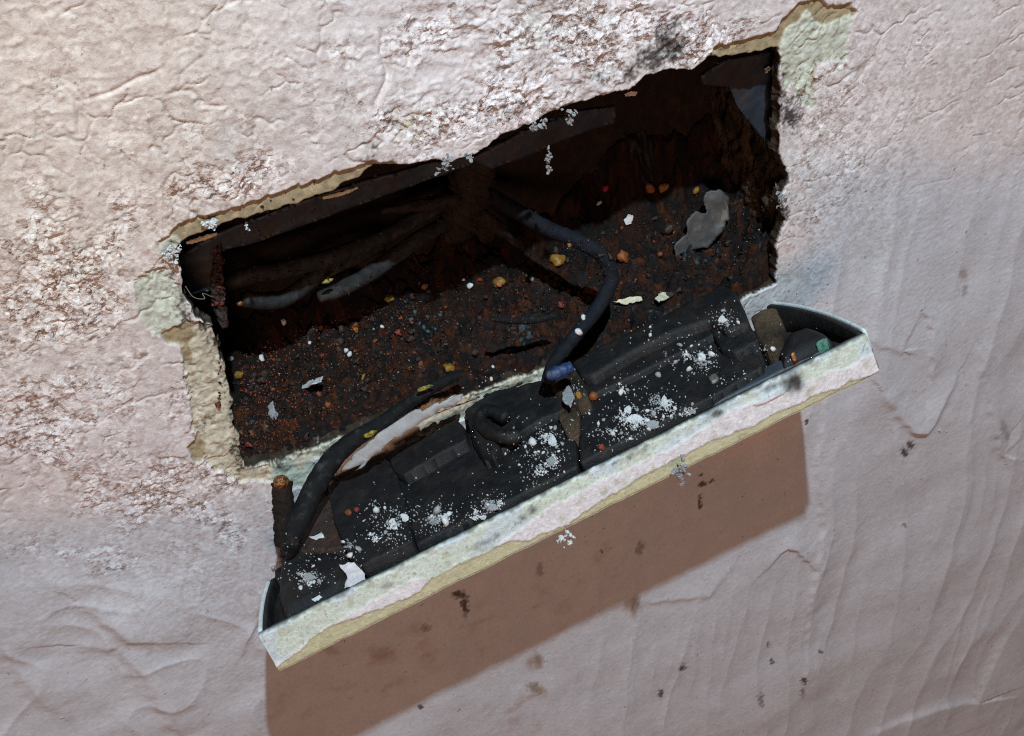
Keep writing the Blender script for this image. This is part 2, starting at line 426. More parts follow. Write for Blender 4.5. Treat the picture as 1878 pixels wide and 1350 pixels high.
    crease([(1690, 560), (1705, 600), (1712, 690)], 1.0, 4, .8)
    crease([(1515, 740), (1500, 850), (1512, 960), (1490, 1090), (1478, 1240)], .9, 5, 1.2)
    crease([(1400, 1045), (1430, 1010), (1445, 1000), (1470, 1015), (1492, 1040)], .9, 4, .7)
    crease([(150, 1185), (215, 1185), (260, 1225), (300, 1290), (335, 1350)], 1.5, 9, 2.2)
    crease([(0, 1170), (45, 1245), (100, 1300)], 1.2, 8, 2.2)
    crease([(150, 1110), (240, 1165), (330, 1175)], 1.2, 7, 1.8)
    crease([(440, 1200), (470, 1140), (480, 1090)], .6, 3, .8)
    crease([(700, 60), (708, 130), (690, 190)], -.8, .6, .6)
    crease([(140, 185), (205, 170), (245, 150), (300, 120)], -.35, .35, .35)
    crease([(110, 150), (140, 185), (142, 230), (170, 290), (185, 340)], -.35, .35, .35)
    crease([(300, 172), (350, 165), (372, 192), (415, 195), (430, 240)], -.35, .35, .35)
    crease([(1590, 620), (1650, 640), (1690, 560)], .5, 5, 1)
    crease([(1180, 1105), (1300, 1090), (1340, 1040)], .6, 6, 1.5)
    # --- the recess cut and the peeled paint
    sd, bx, by = sdf(X, Y, HOLE)
    edge_n = .75 * fbm(X / 3.6, Y / 3.6, 2, 140) + .10 * perlin(X / 1.3, Y / 1.3, 144)
    sdn = sd + edge_n * np.where(py > 560, 1.0, .8)
    def poly(pts, n=1.0, soft=.25, seed=150):
        d, _, _ = sdf(X, Y, W2(pts)); return sstep(soft, -soft, d + n * 1.6 * fbm(X / 2.6, Y / 2.6, 4, seed))
    khaki = np.maximum.reduce([
        poly([(292, 447), (340, 410), (420, 385), (560, 340), (640, 308), (692, 293), (740, 300), (690, 330), (545, 385), (400, 425), (340, 460), (318, 480)], .5),
        poly([(1296, 110), (1310, 88), (1360, 76), (1424, 56), (1433, 35), (1460, 8), (1500, -4), (1520, 10), (1560, 8), (1574, 22), (1560, 38), (1505, 60), (1480, 22), (1440, 64), (1428, 100), (1360, 120)], .4),
        poly([(900, 262), (1000, 214), (1060, 190), (1165, 164), (1160, 180), (1000, 240)], .5),
        poly([(285, 600), (340, 590), (360, 620), (345, 640), (300, 625)], .6), poly([(330, 620), (350, 620), (355, 690), (340, 660)], .5),
        poly([(345, 820), (362, 800), (380, 815), (376, 842), (356, 850)], .4), poly([(270, 505), (305, 490), (312, 520), (290, 520)], .5),
        poly([(1488, 115), (1498, 120), (1494, 172), (1480, 172)], .5)])
    cream = np.maximum.reduce([
        poly([(338, 590), (388, 596), (420, 650), (445, 700), (440, 760), (460, 850), (520, 835), (640, 795), (700, 800), (560, 850), (520, 880), (440, 884), (378, 852), (356, 790), (340, 700), (332, 640)], .8, seed=160),
        poly([(690, 800), (800, 730), (900, 700), (1000, 670), (1050, 660), (900, 750), (700, 830)], .8, seed=161)])
    green = np.maximum.reduce([
        poly([(246, 522), (300, 494), (330, 525), (348, 568), (335, 600), (286, 614), (256, 582)], .5, seed=162),
        poly([(1426, 96), (1440, 62), (1480, 20), (1506, 48), (1562, 28), (1558, 70), (1552, 112), (1500, 116), (1492, 150), (1496, 200), (1470, 196), (1450, 150), (1440, 190), (1432, 100)], .6, seed=163),
        .8 * poly([(290, 450), (330, 435), (335, 470), (300, 490)], .6, seed=164),
        poly([(490, 850), (560, 836), (590, 870), (560, 900), (500, 880)], .7, seed=165)])
    bluish = np.clip(.85 * blob(1465, 330, 40, 70) + .8 * blob(1608, 445, 26, 45, 10) + .6 * blob(1530, 585, 90, 22, 20) + .5 * blob(430, 265, 25, 40)
                     + .45 * blob(470, 905, 60, 30) + .5 * blob(1600, 380, 50, 60), 0, 1) * sstep(-.3, .4, fbm(X / 5, Y / 5, 3, 170) + .15)
    low_ = np.clip(khaki + cream, 0, 1)
    h -= .75 * low_ * (1 - green) + .35 * green
    h += .30 * (fbm(X / 2.2, Y / 2.2, 3, 172)) * np.clip(cream + .8 * green, 0, 1)
    # --- pigment, plus warm and cool light painted in
    n1 = fbm(X / 30, Y / 30, 3, 180)[..., None]; n2 = fbm(X / 7, Y / 7, 3, 184)[..., None]
    pink = np.array([.60, .545, .55]); beige = np.array([.645, .562, .512]); lilac = np.array([.505, .52, .575])
    warm_light = sstep(.1, .9, (1 - sstep(0, 1000, px)) * (1 - sstep(200, 1100, py)))[..., None]  # warm light painted into the upper left to offset the cool torch
    cool_light = sstep(.2, 1.0, smoothz)[..., None]  # cool torch light painted into the smooth right and lower wall
    col = pink * (1 - warm_light) + beige * warm_light
    col = col * (1 - cool_light) + lilac * cool_light
    col = col * (1 + .05 * n1 + .05 * n2)
    col = col * (1 + .07 * cm + .20 * cm * (i2 - .5) + .12 * cm * (i3 - .5))[..., None]
    rosy = (np.clip(blob(900, 215, 120, 40, -20) + blob(460, 330, 70, 30) + .7 * blob(1180, 20, 80, 60), 0, 1) * sstep(.0, .6, fbm(X / 4, Y / 4, 3, 190)))[..., None]
    col = col * (1 - .45 * rosy) + np.array([.66, .42, .45]) * .45 * rosy
    greyp = (np.clip(blob(560, 220, 160, 60, -15) + blob(1000, 60, 120, 80), 0, 1) * sstep(-.2, .5, fbm(X / 8, Y / 8, 3, 194)))[..., None]
    col = col * (1 - .6 * greyp) + np.array([.52, .50, .47]) * .6 * greyp
    chalk = (np.clip(blob(755, 225, 32, 28), 0, 1) * sstep(-.2, .3, fbm(X / 3, Y / 3, 3, 198)))[..., None]
    col = col * (1 - chalk) + np.array([.64, .60, .50]) * chalk
    def mix(mask, c, var=.12, seed=200, sc_=2.0):
        nonlocal col
        cc = np.array(c) * (1 + var * fbm(X / sc_, Y / sc_, 3, seed))[..., None]
        col = col * (1 - mask[..., None]) + cc * mask[..., None]
    mix(bluish * .75, (.47, .51, .53))
    mix(cream, (.50, .46, .37), .22)
    mix(khaki, (.31, .25, .155), .3)
    mix(green, (.51, .53, .455), .2)
    grime = (cr * .35 + cr2 * .22) * (1 - smoothz * .5)
    mix(np.clip(grime, 0, 1), (.22, .17, .13))
    crev = cm * np.clip(sstep(.34, .12, i2) * sstep(.6, .2, i1) + .7 * sstep(.09, .0, f2 - f1), 0, 1)
    mix(.13 * crev * sstep(-.3, .4, fbm(X / 10, Y / 10, 2, 222)), (.36, .305, .275), .2)
    speck = fbm(X / .8, Y / .8, 3, 210) * .6 + .5 * fbm(X / 3.2, Y / 3.2, 3, 214) - .3 * cm * (i2 - .5)
    def soot(mask, c=(.018, .016, .015), lo=-.1, hi=.28):
        mix(.93 * sstep(lo - .05, hi + .28, mask - .60 + .9 * speck), c, .3)
    soot(np.clip(1.0 * blob(1458, 212, 26, 40, 10) + .85 * blob(1441, 330, 16, 26) + 1.0 * blob(1438, 388, 17, 26) + .75 * blob(1436, 160, 14, 60), 0, 1.1))
    soot(.95 * blob(1205, 92, 56, 34, -30) + .70 * blob(1130, 138, 110, 20, -16) + .4 * blob(1000, 110, 120, 30, -20) + .5 * blob(1240, 50, 40, 50) + .3 * blob(1215, 10, 26, 40), (.03, .027, .024), lo=-.15, hi=.42)
    soot(.80 * blob(675, 272, 30, 24, -30) + .6 * blob(720, 225, 50, 20) + .6 * blob(620, 312, 40, 14, -18), (.05, .047, .045), 0, .4)
    soot(.9 * blob(335, 560, 26, 50) + .75 * blob(318, 500, 14, 40) + .8 * blob(370, 600, 34, 22), (.03, .028, .024), 0, .35)
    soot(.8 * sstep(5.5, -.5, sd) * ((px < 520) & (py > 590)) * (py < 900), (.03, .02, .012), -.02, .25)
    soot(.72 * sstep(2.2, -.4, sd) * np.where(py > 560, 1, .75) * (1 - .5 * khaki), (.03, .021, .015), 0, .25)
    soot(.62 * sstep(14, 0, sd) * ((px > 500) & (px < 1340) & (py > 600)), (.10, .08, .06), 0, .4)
    soot(.6 * blob(1450, 565, 70, 14, 18), (.06, .055, .05), 0, .4)
    soot(1.0 * blob(598, 890, 60, 34, -40) + .8 * blob(700, 800, 60, 16, -30), (.03, .024, .02), 0, .4)  # dark gap below the earth wire painted into the wall colour
    soot(.42 * blob(300, 905, 130, 22, 8) + .38 * blob(120, 470, 160, 70) + .4 * blob(1700, 250, 12, 60) + .36 * blob(1540, 290, 30, 40), (.20, .155, .125), .0, .5)
    mot = sstep(.05, .7, fbm(X / 7, Y / 7, 4, 260)) * sstep(-.1, .5, fbm(X / 22, Y / 22, 2, 264) + .15) * sstep(1250, 1050, px) * sstep(950, 1080, py + .35 * (px - 600)) * sstep(430, 520, px)
    mix(.55 * mot, (.40, .32, .29), .2, 268)
    def drip(cx, cy, rx, ry, c=(.055, .026, .012), ang=0, k=1.0, seed=0):
        a = math.radians(ang); dx = px - cx + 5 * perlin(X / 1.5, Y / 1.5, 230 + seed); dy = py - cy + 5 * perlin(X / 1.5, Y / 1.5, 240 + seed)
        u = (dx * math.cos(a) + dy * math.sin(a)) / rx; v = (-dx * math.sin(a) + dy * math.cos(a)) / ry
        mix(sstep(1.35, .45, np.sqrt(u * u + v * v) + .35 * fbm(X / 1.0, Y / 1.0, 2, 250)) * k * .9, c, .3)
    for i, d in enumerate([(852, 1108, 7, 21), (840, 1090, 12, 8), (1172, 1003, 8, 14, (.10, .055, .03), 10, .6), (990, 1045, 7, 16, (.13, .07, .05), 0, .55),
                           (1288, 887, 8, 6), (1284, 870, 5, 4), (1283, 920, 4, 14), (1306, 880, 5, 3), (1657, 829, 9, 8), (1670, 815, 7, 9, (.05, .03, .025)),
                           (1250, 1222, 8, 7, (.05, .045, .045)), (1212, 1273, 6, 9, (.07, .06, .055)), (1393, 1279, 6, 14, (.13, .11, .11), 0, .8),
                           (1472, 1245, 7, 7, (.04, .035, .035)), (1470, 1267, 5, 11, (.16, .14, .14), 0, .8), (1410, 1183, 4, 4, (.05, .045, .045)),
                           (1417, 1213, 4, 4, (.05, .045, .045)), (1503, 1192, 4, 4, (.09, .08, .08)), (770, 1295, 5, 4, (.04, .03, .025)), (982, 1262, 18, 10, (.22, .17, .10), 20, .8),
                           (1165, 1105, 9, 16, (.20, .16, .13), 10, .5), (988, 1212, 10, 14, (.25, .2, .17), 0, .5), (1658, 964, 3, 3, (.12, .1, .1)),
                           (1772, 425, 3, 3, (.12, .1, .1)), (1478, 772, 5, 4), (1100, 1010, 4, 3, (.1, .06, .04)), (720, 1080, 3, 3, (.1, .06, .04)),
                           (780, 1150, 9, 6, (.14, .08, .055), 0, .6), (600, 1190, 26, 10, (.20, .13, .10), 20, .4), (1768, 505, 14, 8, (.25, .18, .14), 60, .6),
                           (1770, 535, 5, 12, (.2, .14, .11), 20, .6), (1840, 785, 8, 22, (.2, .17, .16), -20, .6), (700, 1200, 30, 14, (.24, .15, .12), 15, .4)]):
        drip(*d, **({} if len(d) > 4 else {}), seed=i)
    # --- geometry
    gy_, gx_ = np.gradient(sdn, ys, xs); g2_ = np.maximum(gx_ ** 2 + gy_ ** 2, .3)
    ins = np.clip(-sdn, 0, 1.6)
    band = (sdn < 0) & (sdn > -1.7)
    XX = np.where(band, X + ins * gx_ / g2_ * .92, X); YY = np.where(band, Y + ins * gy_ / g2_ * .92, Y)
    drop = sstep(.05, 1.3, ins)
    Z = h * (1 - .7 * drop) - 4.0 * (ins / 1.6) ** 1.2
    keep_v = sdn > -1.6
    k = keep_v
    keep = k[:-1, :-1] & k[:-1, 1:] & k[1:, 1:] & k[1:, :-1]
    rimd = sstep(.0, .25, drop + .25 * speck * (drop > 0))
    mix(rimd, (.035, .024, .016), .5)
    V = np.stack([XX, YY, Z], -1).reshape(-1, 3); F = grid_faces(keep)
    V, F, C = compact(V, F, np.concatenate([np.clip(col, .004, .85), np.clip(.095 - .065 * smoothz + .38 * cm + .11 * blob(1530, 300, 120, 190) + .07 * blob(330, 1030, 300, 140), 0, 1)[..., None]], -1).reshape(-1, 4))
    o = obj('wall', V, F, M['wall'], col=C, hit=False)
    tag(o, kind='structure')
    # a coarse copy only for finding sight-line hits on the wall
    st_ = 4
    Xc, Yc, Zc = X[::st_, ::st_], Y[::st_, ::st_], h[::st_, ::st_]
    kc = sd[::st_, ::st_] > 0
    kf = kc[:-1, :-1] & kc[:-1, 1:] & kc[1:, 1:] & kc[1:, :-1]
    Vc, Fc = compact(np.stack([Xc, Yc, Zc], -1).reshape(-1, 3), grid_faces(kf))
    HIT.append((to_world(Vc), Fc))
    return o
build_wall()

# ================================================================== generic shapes
def box_mesh(lo, hi):
    (a, b, c), (d, e, f) = lo, hi
    V = [(a, b, c), (d, b, c), (d, e, c), (a, e, c), (a, b, f), (d, b, f), (d, e, f), (a, e, f)]
    F = [(0, 3, 2, 1), (4, 5, 6, 7), (0, 1, 5, 4), (1, 2, 6, 5), (2, 3, 7, 6), (3, 0, 4, 7)]
    return np.array(V, float), F
def catmull(P, n):
    P = np.asarray(P, float); P = np.vstack([2 * P[0] - P[1], P, 2 * P[-1] - P[-2]]); out = []
    for i in range(1, len(P) - 2):
        for k in range(n):
            t = k / n; a, b, c, d = P[i - 1], P[i], P[i + 1], P[i + 2]
            out.append(.5 * (2 * b + (c - a) * t + (2 * a - 5 * b + 4 * c - d) * t * t + (3 * b - a - 3 * c + d) * t ** 3))
    out.append(P[-2]); return np.array(out)
def tube(path, radii, seg=20, n=14, lump=.08, seed=0, endcap=True):
    """a lumpy round cord along a path; radii one per control point"""
    C = catmull(path, n); R = catmull(np.c_[radii, radii], n)[:, 0]
    T = np.gradient(C, axis=0); T /= np.linalg.norm(T, axis=1)[:, None]
    up = np.array([.3, .5, .81]); V = []
    for i in range(len(C)):
        a = np.cross(T[i], up); a /= np.linalg.norm(a); b = np.cross(T[i], a)
        th = np.linspace(0, 2 * math.pi, seg, endpoint=False)
        rr = R[i] * (1 + lump * perlin(np.cos(th) * 1.3 + i * .22 + seed, np.sin(th) * 1.3 + i * .17, 300 + seed)
                     + .6 * lump * perlin(np.cos(th) * 4 + i * .8 + seed, np.sin(th) * 4 + i * .7, 310 + seed))
        V.append(C[i] + rr[:, None] * (np.cos(th)[:, None] * a + np.sin(th)[:, None] * b))
    nr = len(C); V = np.concatenate(V); F = []
    for i in range(nr - 1):
        for j in range(seg):
            F.append((i * seg + j, i * seg + (j + 1) % seg, (i + 1) * seg + (j + 1) % seg, (i + 1) * seg + j))
    V = np.vstack([V, C[0] - T[0] * R[0] * .35, C[-1] + T[-1] * R[-1] * .35])
    a, b = nr * seg, nr * seg + 1
    for j in range(seg):
        F.append((a, (j + 1) % seg, j)); F.append((b, (nr - 1) * seg + j, (nr - 1) * seg + (j + 1) % seg))
    return V, F
def lump_mesh(seed, sub=2, rough=.35, flat=(1, 1, 1)):
    bm = bmesh.new(); bmesh.ops.create_icosphere(bm, subdivisions=sub, radius=1.0)
    V = np.array([v.co[:] for v in bm.verts]); F = [tuple(v.index for v in f.verts) for f in bm.faces]; bm.free()
    s = 1 + rough * (perlin(V[:, 0] * 1.2 + seed * 3.7, V[:, 1] * 1.2 + V[:, 2] * .9, 400 + seed) +
                     .6 * perlin(V[:, 2] * 2.5 + seed, V[:, 0] * 2.5 - V[:, 1] * 1.7, 420 + seed))
    return V * s[:, None] * np.array(flat), F
def rand_rot(rg):
    return Matrix.Rotation(rg.uniform(0, 6.28), 3, 'X') @ Matrix.Rotation(rg.uniform(0, 6.28), 3, 'Y') @ Matrix.Rotation(rg.uniform(0, 6.28), 3, 'Z')

# ================================================================== THE STEEL BACK BOX
bx0, by0 = HOLE.min(0); bx1, by1 = HOLE.max(0)
BX0, BX1, BY0, BY1, DEP = bx0 - .8, bx1 + .8, by0 - .4, by1 + .8, -38.0
print('box', BX0, BX1, BY0, BY1)
box = thing('back_box', ((BX0 + BX1) / 2, BY0, DEP), 'burnt rusty steel back box sunk into the wall behind the ragged hole', 'back box')
def sheet(name, o, u, v, nu, nv, mat, amp, seed, thick=1.0):
    """a lumpy steel sheet with thickness, from corner o along u and v"""
    o, u, v = map(lambda a: np.array(a, float), (o, u, v)); nrm = np.cross(u, v); nrm /= np.linalg.norm(nrm)
    a, b = np.meshgrid(np.linspace(0, 1, nu), np.linspace(0, 1, nv))
    lu, lv = np.linalg.norm(u), np.linalg.norm(v)
    hgt = amp * fbm(a * lu / 7, b * lv / 7, 4, seed) + .5 * amp * fbm(a * lu / 2, b * lv / 2, 3, seed + 5)
    P = o + a[..., None] * u + b[..., None] * v
    top = P + hgt[..., None] * nrm; bot = P - thick * nrm
    n = nu * nv; V = np.vstack([top.reshape(-1, 3), bot.reshape(-1, 3)])
    F = [tuple(f) for f in grid_faces(np.ones((nv - 1, nu - 1), bool))]
    F += [tuple(i + n for i in f[::-1]) for f in F]
    ring = [i for i in range(nu)] + [nu - 1 + nu * j for j in range(1, nv)] + [nu * (nv - 1) + i for i in range(nu - 2, -1, -1)] + [nu * j for j in range(nv - 2, 0, -1)]
    for i in range(len(ring)):
        p, q = ring[i], ring[(i + 1) % len(ring)]; F.append((q, p, p + n, q + n))
    return obj(name, V, F, mat, box)
wd, ht = BX1 - BX0, BY1 - BY0
sheet('back_plate', (BX0 - 3, BY0 - 3, DEP), (wd + 6, 0, 0), (0, ht + 6, 0), 200, 100, M['boxrust'], .7, 500)
sheet('side_wall', (BX0, BY0, DEP - 1.5), (0, ht, 0), (0, 0, 35), 80, 40, M['boxrust'], .5, 510)
sheet('side_wall', (BX1, BY0 - 2, -3.5), (0, ht + 4, 0), (0, 0, -36.5), 120, 60, M['crust'], 1.7, 520)
sheet('side_wall', (BX0 - 2, BY1, -3.5), (wd + 4, 0, 0), (0, 0, -36.5), 160, 40, M['boxrust'], .4, 530)
sheet('side_wall', (BX0, BY0, DEP - 1.5), (wd, 0, 0), (0, 0, 35), 160, 40, M['boxrust'], .4, 540)

def _streak():
    V, F = tube([wall_pt(402, 430, -14), wall_pt(400, 470, -13), wall_pt(398, 520, -12), wall_pt(402, 560, -11), wall_pt(412, 600, -9)], [.5, .9, 1.3, 1.3, .8], seg=22, lump=.35, seed=61)
    obj('rust_streak', V, F, M['rust'], box)
def plate_px(name, outline, z, mat, parent, thick=1.0, amp=.25, seed=0, wz=None, step=.6):
    """a thin flat piece cut to an outline, standing at distance z from the wall (wz tilts it)"""
    P = np.array([wall_pt(a, b, z if wz is None else z + wz(a, b)) for a, b in outline])
    c = P.mean(0); _, _, vt = np.linalg.svd(P - c); e1, e2, n = vt
    if n @ (CAM_P - c) < 0: n = -n
    q = np.stack([(P - c) @ e1, (P - c) @ e2], 1)
    gx = np.arange(q[:, 0].min() - step, q[:, 0].max() + 2 * step, step); gy = np.arange(q[:, 1].min() - step, q[:, 1].max() + 2 * step, step)
    X, Y = np.meshgrid(gx, gy); d, bx, by = sdf(X, Y, q)
    jag = .25 * perlin(X / 1.2, Y / 1.2, seed + 1)
    near = np.abs(d) < step * .75
    Xs = np.where(near | (d > 0), bx, X); Ys = np.where(near | (d > 0), by, Y)
    k = d < step * .75
    keep = k[:-1, :-1] & k[:-1, 1:] & k[1:, 1:] & k[1:, :-1]
    hgt = amp * fbm(Xs / 5, Ys / 5, 3, seed) + .3 * amp * perlin(Xs / 1.1, Ys / 1.1, seed + 3)
    top = c + Xs[..., None] * e1 + Ys[..., None] * e2 + (hgt + 0 * jag)[..., None] * n
    return solid(name, top.reshape(-1, 3), grid_faces(keep), n, thick, mat, parent)
def solid(name, V, F, n, thick, mat, parent, col=None):
    V, F = compact(V, F); N = len(V)
    e = {}
    for f in F:
        for i in range(4):
            e[(f[i], f[(i + 1) % 4])] = 1
    rim = [(a, b) for (a, b) in e if (b, a) not in e]
    Fl = [tuple(f) for f in F] + [tuple(int(i) + N for i in f[::-1]) for f in F] + [(b, a, a + N, b + N) for a, b in rim]
    nn = np.cross(V[F[0][1]] - V[F[0][0]], V[F[0][2]] - V[F[0][0]])
    if nn @ n < 0: Fl = [f[::-1] for f in Fl]
    return obj(name, np.vstack([V, V - thick * n]), Fl, mat, parent, hit=parent is not None)
plate_px('flange', [(330, 470), (400, 428), (545, 372), (660, 335), (780, 302), (862, 288), (866, 302), (800, 325), (690, 365), (560, 412), (470, 445), (400, 462), (395, 530), (345, 545), (335, 500)], -13, M['navy'], box, 1.0, .3, 600)
plate_px('flange', [(866, 292), (960, 242), (1060, 205), (1130, 195), (1128, 225), (1050, 250), (960, 290), (900, 310)], -14, M['navy'], box, 1.0, .3, 605)
plate_px('flange', [(1285, 140), (1330, 112), (1436, 92), (1434, 180), (1432, 296), (1395, 250), (1352, 195), (1338, 160), (1290, 155)], -8, M['navy'], box, 1.0, .25, 610)

_streak()
# ------------------------------------------------------------------ rubble lying on the floor of the box
def heap_h(x, z):
    u = (x - BX0) / wd
    base = 2.6 + 3.6 * np.exp(-((u - .30) / .22) ** 2) + 4.2 * np.exp(-((u - .80) / .2) ** 2)
    back = np.clip((-z - 2) / 30, 0, 1)
    return base * (.45 + .9 * back) + 2.3 * fbm(x / 10, z / 8, 3, 620)
def build_rubble():
    xs = np.linspace(BX0 + .6, BX1 - .6, 420); zs = np.linspace(DEP + .4, -.6, 150)
    X, Zz = np.meshgrid(xs, zs)
    hgt = heap_h(X, Zz)
    d1, d2, di = worley(X / 5.5 + perlin(X / 3, Zz / 3, 661), Zz / 5.5 + perlin(X / 3, Zz / 3, 662), 660)
    hgt = hgt + 2.2 * np.sqrt(np.clip(1 - d1 * 1.3, 0, 1)) * (di > .6) * di
    a1, a2, ai = worley(X / 2.4 + .4 * perlin(X / 1.4, Zz / 1.4, 663), Zz / 2.4 + .4 * perlin(X / 1.4, Zz / 1.4, 664), 630); b1, b2, bi = worley(X / 1.2 + 4, Zz / 1.2, 634)
    hgt = hgt + 1.3 * np.sqrt(np.clip(1 - a1 * 1.15, 0, 1)) * (ai > .35) * ai + .6 * np.sqrt(np.clip(1 - b1 * 1.1, 0, 1)) * bi + .25 * fbm(X / .8, Zz / .8, 2, 638)
    hgt *= sstep(-.4, -3.0, Zz) * .85 + .15
    uu = (X - BX0) / wd
    back = np.clip((-Zz - 22 + 3 * fbm(X / 14, X * 0 + 3, 2, 670)) / 15, 0, 1)
    hgt = hgt + back ** 2 * (11 + 13 * np.exp(-((uu - .86) / .13) ** 2) + 5 * fbm(X / 12, Zz / 9, 3, 672)) 
    side = np.clip((uu - .90) / .10, 0, 1) ** 2
    hgt = hgt + side * (12 + 3 * fbm(X / 5, Zz / 5, 3, 674)) * sstep(0, -8, Zz)
    c = np.zeros(X.shape + (3,)); 
    pal = np.array([(.006, .005, .005), (.009, .006, .005), (.020, .007, .004), (.008, .0075, .008), (.028, .009, .004), (.006, .005, .006), (.06, .017, .005), (.011, .012, .014)])
    w = (np.minimum(ai, .999) * 8).astype(int); w2_ = (np.minimum(bi, .999) * 8).astype(int); back_shade = np.clip((-Zz - 18) / 16, 0, 1)[..., None]
    c = .5 * pal[w] + .5 * pal[w2_]
    soil = sstep(-.2, .5, fbm(X / 12, Zz / 6, 3, 640) + .5 * (1 - (X - BX0) / wd) - .3)[..., None]
    c = c * (1 - .5 * soil) + .5 * soil * np.array([.024, .010, .006])
    wsp = .0 * sstep(.66, .74, fbm(X / .55, Zz / .55, 2, 644) + .14 * fbm(X / 8, Zz / 8, 2, 646))[..., None]
    c = c * (1 - wsp) + wsp * np.array([.22, .20, .19])
    tl = sstep(.5, .7, fbm(X / 1.2, Zz / 1.2, 3, 648) * .6 + fbm(X / 11 + 3, Zz / 11, 2, 650) * .6)[..., None]
    c = c * (1 - .7 * tl) + .7 * tl * np.array([.05, .075, .085])
    c = c * (1 - .55 * back_shade)  # shade at the back of the box painted into the rubble colour
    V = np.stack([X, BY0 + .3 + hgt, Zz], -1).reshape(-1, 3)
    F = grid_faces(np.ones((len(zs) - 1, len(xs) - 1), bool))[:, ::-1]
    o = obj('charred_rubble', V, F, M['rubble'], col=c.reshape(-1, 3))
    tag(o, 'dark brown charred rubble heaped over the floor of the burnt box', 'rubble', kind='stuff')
build_rubble()
# grey ash skirt at the front lip, under the wires
# ------------------------------------------------------------------ cable and wires in the recess
ct = thing('supply_cable', wall_pt(868, 290, -26), 'thick brown burnt cable sheath coming down from the top of the recess', 'cable')
V, F = tube([wall_pt(880, 262, -24), wall_pt(872, 305, -25), wall_pt(862, 350, -26), wall_pt(846, 395, -27), wall_pt(828, 432, -29)], [4.6, 4.6, 4.4, 4.0, 2.8], seg=28, lump=.35, seed=3)
obj('sheath', V, F, M['sheath'], ct)
for k, (a, b, c_) in enumerate([((868, 360), (800, 372), (700, 388)), ((852, 380), (910, 415), (960, 455))]):
    V, F = tube([wall_pt(*a, -25), wall_pt(*b, -25), wall_pt(*c_, -27)], [2.0, 1.7, .8], seg=16, lump=.35, seed=5 + k)
    obj('burnt_strand', V, F, M['sheath'], ct)
def wire(name, pts, radii, mat, label, lump=.05, seed=0, sub=None):
    P = [wall_pt(x, y, z) for x, y, z in pts]
    t = thing(name, P[0], label, 'wire', 'burnt wires of the socket')
    V, F = tube(P, radii, seg=24, lump=lump, seed=seed)
    return t, obj('insulation', V, F, mat, t)
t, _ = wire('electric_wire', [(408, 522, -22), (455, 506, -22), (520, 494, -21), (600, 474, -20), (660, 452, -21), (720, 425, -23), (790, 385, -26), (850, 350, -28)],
            [1.9, 2.0, 1.95, 1.95, 1.9, 1.8, 1.7, 1.6], M['brightened_ashwire'], 'upper dark grey wire along the left back of the recess with a pink spot', seed=11)
V, F = lump_mesh(3, 2, .2, (1.1, .55, .35)); obj('exposed_insulation', V + wall_pt(619, 481, -18.9), F, M['pinkplastic'], t)
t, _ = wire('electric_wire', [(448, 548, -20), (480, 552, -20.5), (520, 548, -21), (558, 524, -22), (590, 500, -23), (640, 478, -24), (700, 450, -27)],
            [1.95, 2.0, 1.95, 1.9, 1.8, 1.6, 1.5], M['brightened_ashwire'], 'lower left dark grey wire stub with a blunt cut end in the recess', seed=12)
V, F = lump_mesh(5, 2, .2, (.8, .7, .8)); obj('copper_core', V + wall_pt(440, 556, -19.5), F, M['brass'], t)
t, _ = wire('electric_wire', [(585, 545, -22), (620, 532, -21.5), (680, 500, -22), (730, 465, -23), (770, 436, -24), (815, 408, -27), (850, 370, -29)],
            [1.4, 1.85, 1.95, 1.9, 1.8, 1.7, 1.5], M['brightened_ashwire'], 'dark grey wire slanting between the left stub and the cable sheath', seed=13)
V, F = lump_mesh(6, 2, .5, (1.2, .6, .5)); obj('exposed_insulation', V + wall_pt(600, 516, -18), F, M['yellow'], t)
wire('electric_wire', [(900, 585, -2), (940, 588, -2), (985, 586, -1.5), (1020, 578, -1)], [.6, .9, .9, .5], M['wire'], 'thin burnt wire end lying on the rubble left of the blue wire', seed=14)
bw, bi_ = wire('electric_wire', [(872, 330, -30), (900, 358, -27), (955, 392, -21), (1010, 422, -15), (1062, 443, -9), (1106, 470, -4), (1120, 515, -1), (1098, 562, 2), (1066, 602, 5), (1035, 640, 8), (1014, 668, 10), (1002, 700, 11)],
                [1.75, 1.85, 1.9, 1.85, 1.8, 1.9, 1.8, 1.7, 1.6, 1.5, 1.45, 1.3], M['bluewire'], 'blue black burnt wire curving from the cable down to the socket', seed=15)
V, F = tube([wall_pt(1003, 690, 13), wall_pt(1022, 684, 13.3), wall_pt(1048, 673, 13)], [1.2, 1.5, 1.3], lump=.2, seed=17); obj('exposed_insulation', V, F, M['blue'], bw)
ew, ei = wire('earth_wire', [(846, 686, 1), (815, 700, 2), (775, 722, 3.5), (735, 750, 3.2), (690, 782, 3.4), (650, 806, 4.2), (612, 840, 6), (582, 885, 8.5), (560, 930, 12), (540, 975, 16), (528, 1012, 16.5)],
              [.8, 1.2, 1.4, 1.5, 1.7, 2.0, 2.35, 2.5, 2.45, 2.3, 1.8], M['wire'], 'thick black earth wire with green and yellow spots bending onto the socket', lump=.05, seed=16)
V, F = lump_mesh(8, 3, .7, (1.3, .7, .4)); obj('exposed_insulation', V + wall_pt(682, 795, 6), F, M['yellow'], ew)
V, F = lump_mesh(9, 3, .8, (1.2, .5, .4)); obj('exposed_insulation', V + wall_pt(778, 712, 5.4), F, M['yellow'], ew)

